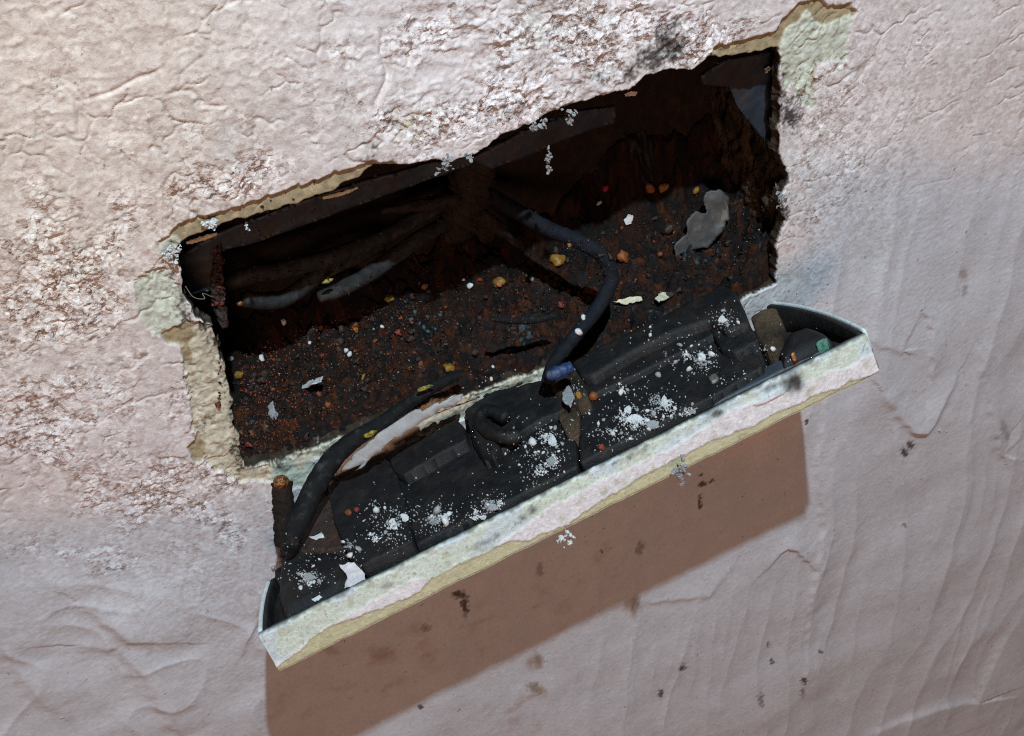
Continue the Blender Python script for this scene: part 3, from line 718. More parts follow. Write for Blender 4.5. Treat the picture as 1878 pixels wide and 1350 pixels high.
# ================================================================== THE SOCKET
PR = np.array([[0.98, 0.10, -0.16], [0.18, -0.43, 0.88], [0.02, -0.90, -0.44]])
def _rod(v):
    v = np.array(v); t_ = np.linalg.norm(v); k_ = v / t_
    K = np.array([[0, -k_[2], k_[1]], [k_[2], 0, -k_[0]], [-k_[1], k_[0], 0]])
    return np.eye(3) + math.sin(t_) * K + (1 - math.cos(t_)) * K @ K
PO_R = None
# corner points found by fitting: near upper corners A, B of the tipped plate
PA = np.array([-75.9, -45.4, 34.0]); PB = np.array([67.6, -18.6, 37.0]); PLW = np.array([[-74.3, -54.3, 38.4], [69.1, -27.5, 41.4]])
ex = (PB - PA) / np.linalg.norm(PB - PA); ez = -((PLW - [PA, PB]).mean(0)); ez -= ez @ ex * ex; ez /= np.linalg.norm(ez)
ey = np.cross(ez, ex)
PO = (PA + PB) / 2; HW = np.linalg.norm(PB - PA) / 2
PM = np.stack([ex, ey, ez], 1)
print('ey', ey, 'ez', ez, 'HW', HW)
def pl3(uvw): return np.asarray(uvw, float) @ PM.T + PO
def pl(px_, py_, w=0.0):
    """photo pixel -> (u, v) on the plate plane raised by w"""
    ray = CAM_R.T @ np.array([(px_ - PW / 2) / FOC, (py_ - PH / 2) / FOC, 1.0])
    o = (CAM_P - PO) @ PM; r = ray @ PM; t_ = (w - o[2]) / r[2]
    return (o + r * t_)[:2]
TOP_K = .36          # the moulding rises towards the wall
def top_w(w1): return .2 + (w1 - 2.6) * .85
def pls(px_, py_, w1):
    """photo pixel -> (u, v) on the rising upper side of the moulding"""
    ray = CAM_R.T @ np.array([(px_ - PW / 2) / FOC, (py_ - PH / 2) / FOC, 1.0])
    o = (CAM_P - PO) @ PM; r = ray @ PM; t_ = (w1 + TOP_K * o[1] - o[2]) / (r[2] - TOP_K * r[1])
    return (o + r * t_)[:2]
for q in [(1400, 553), (487, 1075), (600, 888), (1340, 520), (500, 1000), (838, 770), (1590, 607)]:
    print(q, pl(*q, 0).round(1), pl(*q, 6).round(1), pl3(np.r_[pl(*q, 6), 6]).round(1))
sock = thing('wall_socket', PO, 'burnt double wall socket tipped out of the wall showing its charred back', 'socket')
RIMH = 10.0
def uvw_sheet(name, P, F, mat, parent, col=None, hit=True):
    return obj(name, pl3(P), F, mat, parent, col=col, hit=hit)
# --- front rim: thick painted edge nearest the viewer
def build_front_rim():
    us = np.arange(-HW, HW + .01, .3); nw = 36
    ws = np.linspace(0, 1, nw)
    U, Wf = np.meshgrid(us, ws)          # Wf 0 = top edge, 1 = bottom edge
    xpx = np.array([472, 520, 560, 640, 700, 735, 760, 850, 900, 930, 1000, 1060, 1150, 1250, 1330, 1420, 1480, 1540, 1600]); ub = (xpx - 1031) / 1118 * 2 * HW
    b1 = np.interp(us, ub, [.8, .7, .55, .48, .42, .42, .62, .62, .55, .48, .33, .33, .36, .34, .18, .38, .40, .50, .48])
    b2 = np.interp(us, ub, [.85, .72, .56, .66, .76, .76, .62, .62, .66, .82, .90, .78, .68, .64, .74, .78, .82, .88, 1.0])
    nz = .07 * fbm(us / 4, us * 0 + 2, 3, 700); b1 = b1 + nz; b2 = b2 + .06 * fbm(us / 5, us * 0 + 5, 3, 705)
    fr = .02 * perlin(U / .8, Wf * 9, 708)
    pale = sstep(.012, -.012, Wf - b1[None] + fr); khaki = sstep(-.012, .012, Wf - b2[None] + fr)
    n = fbm(U / 2.5, Wf * 4, 3, 710); n2 = fbm(U / .7, Wf * 14, 2, 714)
    c = np.ones(U.shape + (3,)) * np.array([.56, .51, .525])
    worn = sstep(.25, .55, fbm(U / 3.2, Wf * 2.6, 4, 750))
    pc = np.where((fbm(U / 16, Wf, 2, 718) + .15 * n > .05)[..., None], np.array([.46, .50, .52]), np.array([.48, .51, .45]))
    c = c * (1 - pale[..., None]) + pc * pale[..., None]
    c = c * (1 - khaki[..., None]) + np.array([.40, .355, .225]) * khaki[..., None]
    c = c * (1 - .6 * worn[..., None]) + .6 * worn[..., None] * np.array([.36, .34, .25])
    c *= (1 + .12 * n + .12 * n2)[..., None]
    speck = sstep(.30, .58, n2 * .7 + n * .45)[..., None] * np.clip(pale + .5 * khaki, 0, 1)[..., None]
    c = c * (1 - .55 * speck) + np.array([.12, .11, .09]) * .55 * speck
    def soot(u0, w0, ru, rw, k):
        nonlocal c
        m_ = k * np.exp(-((U - u0) / ru) ** 2 - ((Wf - w0) / rw) ** 2); m_ = sstep(.15, .75, m_ + .25 * n)[..., None]
        c = c * (1 - m_) + np.array([.035, .034, .030]) * m_
    U_ = lambda p: (p - 1031) / 1118 * 2 * HW
    soot(U_(1445), .25, 3.2, .35, .75); soot(U_(1300), .12, 3, .15, .6); soot(U_(950), .25, 4, .15, .5); soot(U_(690), .28, 1.5, .15, .5)
    soot(U_(1400), .16, 3.5, .10, .6); soot(U_(860), .4, 6, .12, .42); soot(U_(1150), .1, 6, .14, .4)
    drk = sstep(.06, .0, Wf + .05 * n)[..., None]; c = c * (1 - .7 * drk) + np.array([.04, .04, .04]) * .7 * drk
    thick = .10 + .16 * pale + .34 * (1 - khaki) * (1 - pale) + .10 * n + .05 * n2
    chip = np.exp(-((U - U_(1400)) / 5) ** 2 - ((Wf - .3) / .13) ** 2); thick += .8 * chip * (chip > .4)
    rnd = .9 * (sstep(.08, 0, Wf) ** 2 + sstep(.93, 1, Wf) ** 2)
    bow = .22 * fbm(U / 22, U * 0 + 4, 3, 740) + .10 * perlin(U / 2.2, Wf * 3, 741)
    P = np.stack([U, -(thick) + rnd * .5 + bow, -RIMH * Wf + .22 * n * sstep(.5, 0, Wf) + .30 * fbm(U / 9, U * 0 + 8, 3, 742)], -1)
    top = np.array([(u, 1.9, -.35 + .12 * float(k)) for u, k in zip(us, perlin(us / 2, us * 0, 730))])
    inn = np.array([(u, 1.9, -RIMH) for u in us])
    A = np.concatenate([inn[None], top[None], P], 0); nr = A.shape[0]
    blk = np.tile(np.array([.012, .012, .013]), (2, len(us), 1)); C = np.concatenate([blk, c], 0)
    V = A.reshape(-1, 3); F = [tuple(f[::-1]) for f in grid_faces(np.ones((nr - 1, len(us) - 1), bool))]
    idx = np.arange(nr * len(us)).reshape(nr, len(us))
    F.append(tuple(idx[:, 0])); F.append(tuple(idx[::-1, -1]))
    F += [(idx[0, i + 1], idx[0, i], idx[-1, i], idx[-1, i + 1]) for i in range(len(us) - 1)]
    o = uvw_sheet('front_rim', V, F, M['rim'], plate, col=np.clip(C.reshape(-1, 3), .004, .8))
    o['label'] = 'flaking edge in layers of pale, pink and khaki paint'
# the plate itself: the yellowed moulding the rims stand on
def rail(name, uv, w0, w1, th, mat, parent, col=None):
    """a wall standing on the plate along a line of (u, v), thickness th to its left"""
    C = np.array(uv, float); T = np.gradient(C, axis=0); T /= np.linalg.norm(T, axis=1)[:, None]; N = np.stack([-T[:, 1], T[:, 0]], 1)
    w1 = np.broadcast_to(w1, (len(C),)); R = []
    for i in range(len(C)):
        a = C[i]; b = C[i] + N[i] * th
        R.append([(a[0], a[1], w0), (a[0], a[1], w1[i] - .3), (*(a * .8 + b * .2), w1[i]), (*(a * .2 + b * .8), w1[i]), (b[0], b[1], w1[i] - .3), (b[0], b[1], w0)])
    R = np.array(R); n = 6; V = R.reshape(-1, 3); F = []
    for i in range(len(C) - 1):
        for j in range(n):
            F.append((i * n + j, i * n + (j + 1) % n, (i + 1) * n + (j + 1) % n, (i + 1) * n + j))
    F.append(tuple(range(n))[::-1]); F.append(tuple((len(C) - 1) * n + j for j in range(n)))
    return uvw_sheet(name, V, F, mat, parent, col=col)
pv, pf = box_mesh((-HW + .4, 1.6, -RIMH), (HW - .4, 39.0, -RIMH + 1.8))
plate = obj('faceplate', pl3(pv), pf, M['char'], sock, smooth=False)
build_front_rim()
def tint(uv, n, outer, inner):
    return None
M['lip'] = material('sooty_rim', (.50, .53, .54), .6, var=.12, vscale=600, bump=((1300, .2),), second=(.05, .05, .048), sscale=220, slo=.60, shi=.72)
lb = [pl(x, y, 0) for x, y in [(1592, 606), (1560, 590), (1520, 574), (1470, 561), (1425, 555), (1392, 552)]]
lb = catmull(np.c_[np.array(lb), np.zeros(len(lb))], 6)[:, :2] + np.array([-1.0, 1.0])
rail('side_rim', lb, -RIMH, 0, 1.4, M['char'], plate)
rail('side_rim', lb - np.array([-.15, 0]), -RIMH, .18, -.9, M['lip'], plate)
la = [pl(x, y, 0) for x, y in [(472, 1163), (474, 1130), (479, 1100), (488, 1070)]]
la = catmull(np.c_[np.array(la), np.zeros(len(la))], 6)[:, :2] + np.array([1.0, 1.0])
rail('side_rim', la, -RIMH, 0, -1.3, M['char'], plate)
rail('side_rim', la, -RIMH, .15, 1.0, M['lip'], plate)

def piece(name, outline_px, w1, w0=-8.0, mat='char', seed=0, amp=.25, bev=.5, step=.3, parent=None, slope=None, px_w=None, uv=None, fn=None):
    """a charred moulding block: outline of its upper face, lumpy top, rounded edges, sides going down to w0"""
    if uv is None: w1 = top_w(w1)
    q = np.array([pls(a, b, w1) for a, b in outline_px]) if uv is None else np.array(uv, float)
    q[:, 1] = np.clip(q[:, 1], 2.3, 36)
    r_ = []
    for i in range(len(q)):                       # a slightly irregular, melted outline
        a, b = q[i], q[(i + 1) % len(q)]; n_ = max(1, int(np.hypot(*(b - a)) / .7))
        for j in range(n_): r_.append(a + (b - a) * j / n_)
    q = np.array(r_); q = (np.roll(q, 1, 0) + 2 * q + np.roll(q, -1, 0)) / 4
    q = q + .12 * np.stack([perlin(q[:, 0] / 1.7, q[:, 1] / 1.7, seed + 40), np.abs(perlin(q[:, 0] / 1.7, q[:, 1] / 1.7, seed + 41))], 1)
    gx = np.arange(q[:, 0].min() - step, q[:, 0].max() + 2 * step, step); gy = np.arange(q[:, 1].min() - step, q[:, 1].max() + 2 * step, step)
    X, Y = np.meshgrid(gx, gy); d, bx, by = sdf(X, Y, q)
    near = np.abs(d) <= step * .55
    k = d < step * 1.6
    keep = k[:-1, :-1] & k[:-1, 1:] & k[1:, 1:] & k[1:, :-1]
    out = d > step * .55
    Xs = np.where(near | out, bx, X); Ys = np.where(near | out, by, Y)
    hg = w1 + .5 * amp * fbm(X / 6, Y / 6, 2, seed) + .22 * amp * fbm(X / 1.2, Y / 1.2, 2, seed + 7)
    if uv is None: hg = hg + TOP_K * Y
    if slope is not None: hg = hg + slope[0] * (X - q[:, 0].mean()) + slope[1] * (Y - q[:, 1].mean())
    if fn is not None: hg = hg + fn(X, Y)
    t_ = np.clip(1 + d / bev, 0, 1); hg = hg - bev * (1 - np.sqrt(np.clip(1 - t_ ** 2, 0, 1)))
    Wz = np.where(out, w0, hg)
    V, F = compact(np.stack([Xs, Ys, Wz], -1).reshape(-1, 3), grid_faces(keep))
    return uvw_sheet(name, V, F, M[mat], parent or sock)
# inner insulating floor
body = piece('moulding', None, -2.4, -8.2, seed=800, amp=.4, uv=[(-HW + 2, 2.2), (HW - 3, 2.2), (HW - 6, 20), (HW - 12, 36), (30, 38), (-30, 38), (-HW + 3, 34)])
# left part
piece('moulding', [(600, 890), (655, 862), (704, 838), (722, 852), (738, 905), (757, 992), (700, 1040), (668, 1052), (640, 1020), (612, 955)], 4.5, seed=810, amp=.35)
lh = piece('moulding', [(716, 852), (838, 782), (870, 800), (930, 770), (1000, 742), (1040, 728), (1052, 780), (1062, 858), (900, 935), (762, 1000), (744, 930)], 2.6, seed=820, amp=.3)
piece('ridge', [(712, 842), (770, 806), (838, 768), (852, 784), (856, 806), (800, 836), (738, 872), (722, 862)], 6.0, seed=830, amp=.25, parent=lh)
piece('slot', [(862, 870), (905, 850), (912, 866), (870, 888)], 1.2, seed=822, amp=.1, parent=lh) if False else None
piece('moulding', [(852, 752), (898, 716), (950, 708), (1000, 694), (1046, 700), (1052, 745), (990, 770), (960, 790), (890, 850), (868, 815)], 4.6, seed=840, amp=.5)
# loop of the centre terminal
def loop(cx, cy, w, ru, rv, r, name, mat, seed):
    w = top_w(w); c0 = pls(cx, cy, w); w = w + TOP_K * c0[1] + .6; th = np.linspace(0, 2 * math.pi, 25)[:-1]; a = .35
    P = [pl3((c0[0] + ru * math.cos(t) * math.cos(a) - rv * math.sin(t) * math.sin(a), c0[1] + ru * math.cos(t) * math.sin(a) + rv * math.sin(t) * math.cos(a), w + TOP_K * (ru * math.cos(t) * math.sin(a) + rv * math.sin(t) * math.cos(a)) + .5 * math.sin(2 * t))) for t in th[:20]]
    V, F = tube(P, [r] * len(P), seg=14, n=3, lump=.15, seed=seed); obj(name, V, F, M[mat], sock)
loop(915, 785, 6.2, 2.6, 6.0, 1.6, 'terminal_loop', 'char', 31)
piece('terminal_block', [(862, 770), (890, 752), (905, 775), (915, 815), (905, 838), (880, 830), (866, 805)], 6.6, seed=850, amp=.2, bev=1.6)
piece('terminal_block', [(1008, 690), (1046, 668), (1068, 690), (1080, 735), (1058, 745), (1040, 735), (1012, 712)], 6.2, seed=855, amp=.4, mat='crust')
piece('terminal_block', [(1018, 728), (1050, 715), (1060, 745), (1062, 790), (1040, 800), (1025, 770)], 4.4, seed=857, amp=.5, mat='crust')
# right part
rh = piece('moulding', [(1062, 770), (1078, 722), (1150, 690), (1250, 640), (1310, 606), (1345, 640), (1390, 650), (1400, 672), (1300, 735), (1180, 800), (1068, 860)], 3.2, seed=860, amp=.3)
piece('ridge', [(1062, 700), (1100, 672), (1205, 628), (1240, 612), (1300, 590), (1315, 610), (1260, 640), (1160, 690), (1078, 728)], 4.9, seed=865, amp=.25, parent=rh)
piece('moulding', [(1048, 662), (1100, 632), (1205, 580), (1270, 548), (1322, 520), (1346, 530), (1362, 560), (1374, 592), (1330, 606), (1300, 588), (1240, 606), (1150, 650), (1085, 690), (1064, 690)], 7.6, seed=870, amp=.25, bev=1.1)
piece('pillar', [(1300, 600), (1345, 585), (1372, 592), (1392, 622), (1350, 648), (1322, 640)], 5.4, seed=875, amp=.6)
piece('terminal_block', [(1376, 580), (1400, 566), (1422, 562), (1440, 600), (1430, 622), (1404, 634), (1388, 618)], 4.6, seed=880, amp=.5, mat='crust')
tb = piece('terminal_block', [(1424, 640), (1442, 604), (1480, 592), (1512, 604), (1530, 622), (1524, 640), (1470, 668), (1440, 676)], 3.0, seed=885, amp=.15, bev=2.5)
piece('verdigris_patch', [(1496, 626), (1512, 616), (1524, 622), (1518, 634), (1502, 640)], 3.9, -2.0, seed=887, amp=.4, mat='green', parent=tb)
piece('bar', [(1298, 722), (1340, 700), (1440, 655), (1520, 640), (1540, 636), (1420, 702), (1296, 762), (1290, 740)], 1.2, seed=890, amp=.12, mat='navy')
piece('bar', [(682, 1040), (735, 1004), (762, 1010), (760, 1020), (690, 1056)], 1.4, seed=892, amp=.12, mat='navy')
piece('terminal_screw', [(700, 1000), (714, 990), (722, 1000), (708, 1010)], 3.6, seed=895, amp=.1, mat='steel', step=.2, bev=.3)
piece('terminal_screw', [(1296, 690), (1312, 682), (1320, 692), (1304, 702)], 3.9, seed=896, amp=.1, mat='steel', step=.2, bev=.3)
piece('terminal_screw', [(1447, 648), (1456, 642), (1462, 650), (1452, 656)], 4.0, seed=897, amp=.1, mat='brass', step=.2, bev=.3)
# left end: rounded terminal, rusty strap, rusty fixing screw
piece('terminal_block', [(506, 1080), (510, 1022), (540, 1000), (590, 998), (640, 1016), (668, 1056), (610, 1100), (520, 1140)], 1.8, seed=900, amp=.4, bev=2.4)
piece('strap', [(540, 992), (560, 950), (606, 900), (640, 960), (655, 1000), (600, 1008), (548, 1012)], 2.6, seed=905, amp=.5, mat='rust')
rb = None
V, F = tube([wall_pt(528, 1000, 15), wall_pt(524, 962, 12), wall_pt(520, 925, 9), wall_pt(517, 885, 6)], [2.6, 2.6, 2.35, 2.4], seg=24, lump=.22, seed=41)
rb = obj('fixing_screw', V, F, M['boxrust'], sock)
V, F = lump_mesh(11, 3, .15, (1.7, 1.6, 1.5)); obj('screw_tip', V + wall_pt(515, 884, 7.2), F, M['brass'], rb)

# ================================================================== LOOSE PIECES
rg = random.Random(7)
SH = {}
def shared(key, seed, mat, sub=2, rough=.4, flat=(1, 1, 1)):
    k = (key, seed, mat)
    if k not in SH:
        V, F = lump_mesh(seed, sub, rough, flat)
        me = make_mesh(key, to_world(V), F, smooth=True); me.materials.append(M[mat]); SH[k] = me
    return SH[k]
def drop_on(name, me, px_, py_, r, label, cat, group=None, lift=.35, rot=None, kind=None):
    p, n = hit(px_, py_)
    if p is None: return None
    o = bpy.data.objects.new(name, me); sc.collection.objects.link(o)
    o.location = to_world(p + n * r * lift); o.scale = (r, r, r)
    o.rotation_euler = (rot or rand_rot(rg)).to_euler()
    return tag(o, label, cat, group, kind)
# force the sight-line tree once, now that everything solid stands
hit(939, 675)
HIT_LOCK = len(HIT)
_no = {'hit': False}

# rust nodules among the rubble
def nod_spot():
    while True:
        x = rg.uniform(400, 1420); t_ = (x - 400) / 1020
        lo = 655 - 330 * t_; hi = 855 - 330 * t_ + (20 if x < 560 else -40)
        y = rg.uniform(lo, hi)
        if rg.random() < (1.0 if x < 760 else .45): return x, y
for i in range(290):
    x, y = nod_spot()
    p, n = hit(x, y)
    if p is None or p[2] > -.5 or p[1] > 20: continue
    mt = rg.choices(['rust', 'orange', 'red', 'ochre', 'grey'], [.62, .17, .10, .06, .05] if x < 760 else [.80, .07, .04, .05, .04])[0]
    r = rg.choice([.3, .35, .4, .5, .6, .8, 1.1]) * (1 if mt in ('rust',) else .75)
    drop_on('rust_nodule', shared('rust_nodule', i % 9, mt, 2, .75, (1, .85, .7)), x, y, r,
            'small rust-coloured nodule among the charred rubble in the box', 'nodule', 'rust nodules in the rubble')
for x, y, r, mt, lab in [
        (915, 517, 1.55, 'ochre', 'largest yellow ochre nugget lying mid-box left of the blue wire'),
        (714, 546, 1.25, 'yellow', 'crusty yellow lump beside the teal specks below the slanting wire'),
        (778, 526, .85, 'ochre', 'round orange bead just right of the crusty yellow lump'),
        (770, 671, 1.0, 'orange', 'bright orange bead above the tip of the earth wire'),
        (823, 678, 1.45, 'ochre', 'round amber bead sitting at the tip of the earth wire'),
        (1145, 471, 1.55, 'orange', 'flat orange nugget just right of the bend in the blue wire'),
        (1022, 476, 1.9, 'ochre', 'dull ochre lump left of the bend in the blue wire'),
        (1276, 349, 1.0, 'ochre', 'small yellow lump above the grey curled flake'),
        (1216, 343, 1.5, 'ochre', 'crumbly ochre lump left of and above the grey curled flake'),
        (1190, 345, 1.3, 'orange', 'brown orange lump touching the crumbly ochre lump'),
        (1225, 420, 1.8, 'rust', 'brown rusty chunk left of the grey curled flake'),
        (880, 513, .7, 'red', 'small red bead left of the largest ochre nugget'),
        (1110, 345, .9, 'pinkplastic', 'tiny pink melted bead at the dark back of the box'),
        (440, 690, 1.2, 'ochre', 'ochre stain crumb at the left edge of the rubble')]:
    drop_on('rust_nugget', shared('rust_nugget', len(lab) % 9, mt, 3, .3, (1, 1, .7)), x, y, r, lab, 'nugget', lift=.3)
# teal scale
for i in range(26):
    x, y = rg.gauss(775, 30), rg.gauss(580, 28)
    drop_on('teal_scale', shared('teal_scale', i % 5, 'teal', 1, .5, (1, 1, .4)), x, y, rg.uniform(.3, .75), 'small teal grey scale in the middle of the rubble', 'scale', 'teal scale in the rubble')

for i in range(46):
    drop_on('red_bead', shared('red_bead', i % 6, rg.choice(['red', 'rust', 'rust', 'darkred']), 2, .35), rg.gauss(400, 7), rg.uniform(450, 560), rg.uniform(.25, .55),
            'tiny dark red bead on the rusty streak at the left end of the recess', 'bead', 'red beads on the left streak')
# white crumbs in the recess and on the socket
WCL = [(1000, 815, 34, 30, 40), (1000, 860, 40, 26, 18), (905, 940, 40, 30, 36), (880, 965, 30, 18, 22), (800, 950, 30, 22, 30), (720, 970, 34, 36, 34), (690, 945, 22, 24, 14),
       (570, 1062, 22, 12, 24), (560, 1040, 40, 26, 14), (640, 1020, 16, 22, 10), (1170, 770, 36, 20, 40), (1160, 800, 40, 22, 20), (1215, 755, 22, 26, 26), (1260, 760, 20, 12, 14), (1290, 660, 18, 18, 24),
       (1240, 660, 40, 40, 14), (1330, 585, 20, 22, 18), (1150, 720, 34, 24, 12), (1100, 790, 22, 30, 12), (960, 830, 50, 40, 16), (1060, 720, 12, 18, 6), (890, 700, 40, 20, 6), (1200, 610, 60, 20, 6),
       (1405, 640, 12, 8, 4), (1340, 700, 30, 20, 5)]
crumbs = []
for cx, cy, sx, sy, n in WCL:
    for i in range(n):
        crumbs.append((rg.gauss(cx, sx * .6), rg.gauss(cy, sy * .6)))
big, nb = [], 0
for i, (x, y) in enumerate(crumbs):
    if y > 1165 - (x - 472) * .499 - 16: continue
    if i % 2 == 0 and nb < 250:
        r = min(1.3, .22 + rg.expovariate(1 / .23))
        if drop_on('plaster_crumb', shared('plaster_crumb', i % 8, 'white' if rg.random() < .55 else 'grey', 1, .55, (1, .8, .6)), x, y, r,
                   'tiny white plaster crumb lying on the charred back of the socket', 'crumb', 'plaster crumbs on the socket'): nb += 1
def scatter_dust(name, pts, rr, mat, label, cat, seed, inside=False):
    Vs, Fs, k = [], [], 0
    r_ = random.Random(seed)
    base = [lump_mesh(20 + j, 1, .5, (1, .8, .55)) for j in range(4)]
    for x, y in pts:
        p, n = hit(x, y)
        if p is None or (inside and p[2] > -.6): continue
        V, F = base[r_.randrange(4)]; s = r_.uniform(*rr)
        Vs.append(V @ np.array(rand_rot(r_)).T * s + p + n * s * .3); Fs += [tuple(i + k for i in f) for f in F]; k += len(V)
    o = obj(name, np.vstack(Vs), Fs, M[mat], hit=False)
    return tag(o, label, cat, kind='stuff')
def clot(cx, cy, sx, sy, n, seed, rr=(.10, .42)):
    """crumbs clotted together where they fell, each touching the surface under it"""
    r_ = random.Random(seed); pts = [(cx, cy)]; Vs, Fs, k = [], [], 0
    for i in range(n):
        bx_, by_ = pts[r_.randrange(len(pts))]; a = r_.uniform(0, 6.28); x, y = bx_ + 5 * math.cos(a), by_ + 4 * math.sin(a)
        if abs(x - cx) > 1.6 * sx or abs(y - cy) > 1.6 * sy or y > 1165 - (x - 472) * .499 - 8: continue
        p, nn = hit(x, y)
        if p is None: continue
        pts.append((x, y)); V, F = lump_mesh(seed + i % 9, 1, .8, (1, .8, .6)); s = rr[0] + (rr[1] - rr[0]) * r_.random() ** 2
        Vs.append(V @ np.array(rand_rot(r_)).T * s + p + nn * s * .35); Fs += [tuple(a_ + k for a_ in f) for f in F]; k += len(V)
    if not Vs: return
    tag(obj('crumb_clot', np.vstack(Vs), Fs, M['white' if seed % 3 else 'grey'], hit=False, smooth=False), 'dense clot of white plaster crumbs on the charred back of the socket', 'crumb clot', 'crumb clots on the socket')
for i, c in enumerate([(1005, 800, 22, 26, 90), (1012, 850, 20, 26, 80), (898, 935, 26, 16, 90), (915, 925, 12, 10, 40), (870, 948, 20, 10, 50), (800, 958, 28, 16, 110), (812, 945, 12, 8, 60), (722, 965, 22, 24, 80),
                       (735, 950, 10, 16, 40), (690, 985, 14, 14, 40), (566, 1062, 22, 9, 80), (640, 1000, 10, 14, 30), (1150, 762, 18, 16, 70), (1175, 775, 34, 10, 110), (1205, 735, 8, 26, 60), (1222, 745, 10, 8, 40), (1265, 760, 14, 8, 50),
                       (1287, 660, 10, 16, 60), (1262, 655, 8, 10, 30), (1138, 712, 6, 12, 30), (1330, 590, 16, 16, 50), (1120, 790, 8, 16, 36), (990, 960 - 90, 14, 10, 36)]):
    clot(*c, seed=100 + i)
dpts = []
for cx, cy, sx, sy, n in WCL:
    for i in range(n * 4):
        x, y = rg.gauss(cx, sx * .75), rg.gauss(cy, sy * .75)
        if y < 1165 - (x - 472) * .499 - 12: dpts.append((x, y))
for i in range(160):
    x = rg.uniform(520, 1520); y = 1165 - (x - 472) * .499 - rg.uniform(14, 190)
    dpts.append((x, y))
scatter_dust('plaster_dust', dpts, (.08, .32), 'dust', 'fine white plaster dust sprinkled over the charred socket back', 'dust', 3)
for nm, mt, n, rr, sd_, lab in [('rubble_grit', 'rust', 1500, (.16, .45), 14, 'rust brown grit scattered through the rubble in the box'),
                                ('orange_grit', 'orange', 420, (.14, .38), 16, 'orange rust grit thickest in the lower left of the rubble'),
                                ('red_grit', 'red', 380, (.14, .40), 17, 'red rust grit thickest in the lower left of the rubble'),
                                ('soot_grit', 'char', 1100, (.18, .55), 15, 'black soot grit scattered through the rubble in the box')]:
    scatter_dust(nm, [(lambda x_: (x_, rg.uniform(640 - .32 * (x_ - 440), 850 - .38 * (x_ - 440))))(440 + min(520, rg.expovariate(1 / 150))) for i in range(n)] if mt in ('orange', 'red') else [nod_spot() if i % 3 else (rg.uniform(420, 1400), 640 - .30 * (rg.uniform(420, 1400) - 420) - rg.uniform(-60, 60)) for i in range(n)], rr, mt, lab, 'grit', sd_, True)
rp = []
for i in range(150):
    x, y = nod_spot(); rp.append((x, y))
scatter_dust('ash_dust', rp, (.08, .22), 'grey', 'pale ash specks sprinkled over the rubble in the box', 'dust', 4)

# single flakes
def chip_px(name, outline, off, mat, label, cat, thick=.4, tilt=None, group=None):
    c = np.mean(outline, 0); p, n = hit(*c)
    if p is None: p = wall_pt(c[0], c[1], -15); n = np.array([0, .6, .8])
    if tilt is not None: n = np.array(tilt, float)
    n = n / np.linalg.norm(n); p = p + n * off
    P = []
    for a, b in outline:
        ray = CAM_R.T @ np.array([(a - PW / 2) / FOC, (b - PH / 2) / FOC, 1.0]); P.append(CAM_P + ray * (((p - CAM_P) @ n) / (ray @ n)))
    Q = []
    for i in range(len(P)):
        a, b = P[i], P[(i + 1) % len(P)]
        for j in range(5): Q.append(a + (b - a) * j / 5 + rg.uniform(-.07, .07) * np.linalg.norm(b - a) * np.cross(n, (b - a) / np.linalg.norm(b - a)))
    P = np.array(Q); c3 = P.mean(0); e1 = P[0] - c3; e1 -= e1 @ n * n; e1 /= np.linalg.norm(e1); e2 = np.cross(n, e1)
    q = np.stack([(P - c3) @ e1, (P - c3) @ e2], 1); size = np.ptp(q, axis=0).max(); step = max(size / 40, .12)
    gx = np.arange(q[:, 0].min() - step, q[:, 0].max() + 2 * step, step); gy = np.arange(q[:, 1].min() - step, q[:, 1].max() + 2 * step, step)
    X, Y = np.meshgrid(gx, gy); d, bx, by = sdf(X, Y, q); sn = d > -step * .5
    Xs = np.where(sn, bx, X); Ys = np.where(sn, by, Y); k = d < step * .7
    keep = k[:-1, :-1] & k[:-1, 1:] & k[1:, 1:] & k[1:, :-1]
    hh_ = size * .05 * fbm(Xs / size * 2.2, Ys / size * 2.2, 3, len(label)) + .05 * perlin(Xs / .5, Ys / .5, 9)
    top = c3 + Xs[..., None] * e1 + Ys[..., None] * e2 + hh_[..., None] * n
    return tag(solid(name, top.reshape(-1, 3), grid_faces(keep), n, thick, M[mat], None), label, cat, group)
HITN = len(HIT)
chip_px('curled_flake', [(1295, 352), (1320, 347), (1338, 362), (1337, 402), (1320, 432), (1298, 455), (1262, 460), (1240, 472), (1237, 452), (1262, 425), (1257, 408), (1275, 388), (1296, 392), (1290, 366)], 5.5,
        'greyflake', 'large smooth dark grey curled flake lying on the rubble at the right', 'flake', .6, (-.15, .45, .85))
chip_px('paint_chip', [(622, 1036), (650, 1031), (668, 1042), (670, 1062), (652, 1072), (630, 1080), (638, 1056)], .5, 'paintchip', 'largest lilac paint chip lying on the left end of the charred socket', 'paint chip', .4)
chip_px('paint_chip', [(570, 1099), (586, 1091), (592, 1096), (578, 1104)], .5, 'white', 'small oval white chip by the rim at the left end of the socket', 'paint chip', .4)
chip_px('plaster_flake', [(549, 711), (566, 698), (592, 689), (588, 697), (570, 707)], .9, 'white', 'bright white sliver lying on the rubble at the left', 'flake', .3)
chip_px('plaster_flake', [(1144, 404), (1152, 393), (1162, 396), (1158, 410), (1148, 413)], .9, 'white', 'white flake lying on the rubble under the upper right shadow', 'flake', .3)
chip_px('plaster_flake', [(1145, 172), (1158, 167), (1170, 169), (1166, 175), (1148, 177)], .5, 'cream', 'small cream flake lodged under the top edge of the hole', 'flake', .4, (0, .3, .9))
chip_px('plaster_flake', [(1040, 705), (1052, 728), (1046, 745), (1032, 738), (1034, 718)], .8, 'grey', 'grey plaster flake standing in the centre terminal of the socket', 'flake', .4)
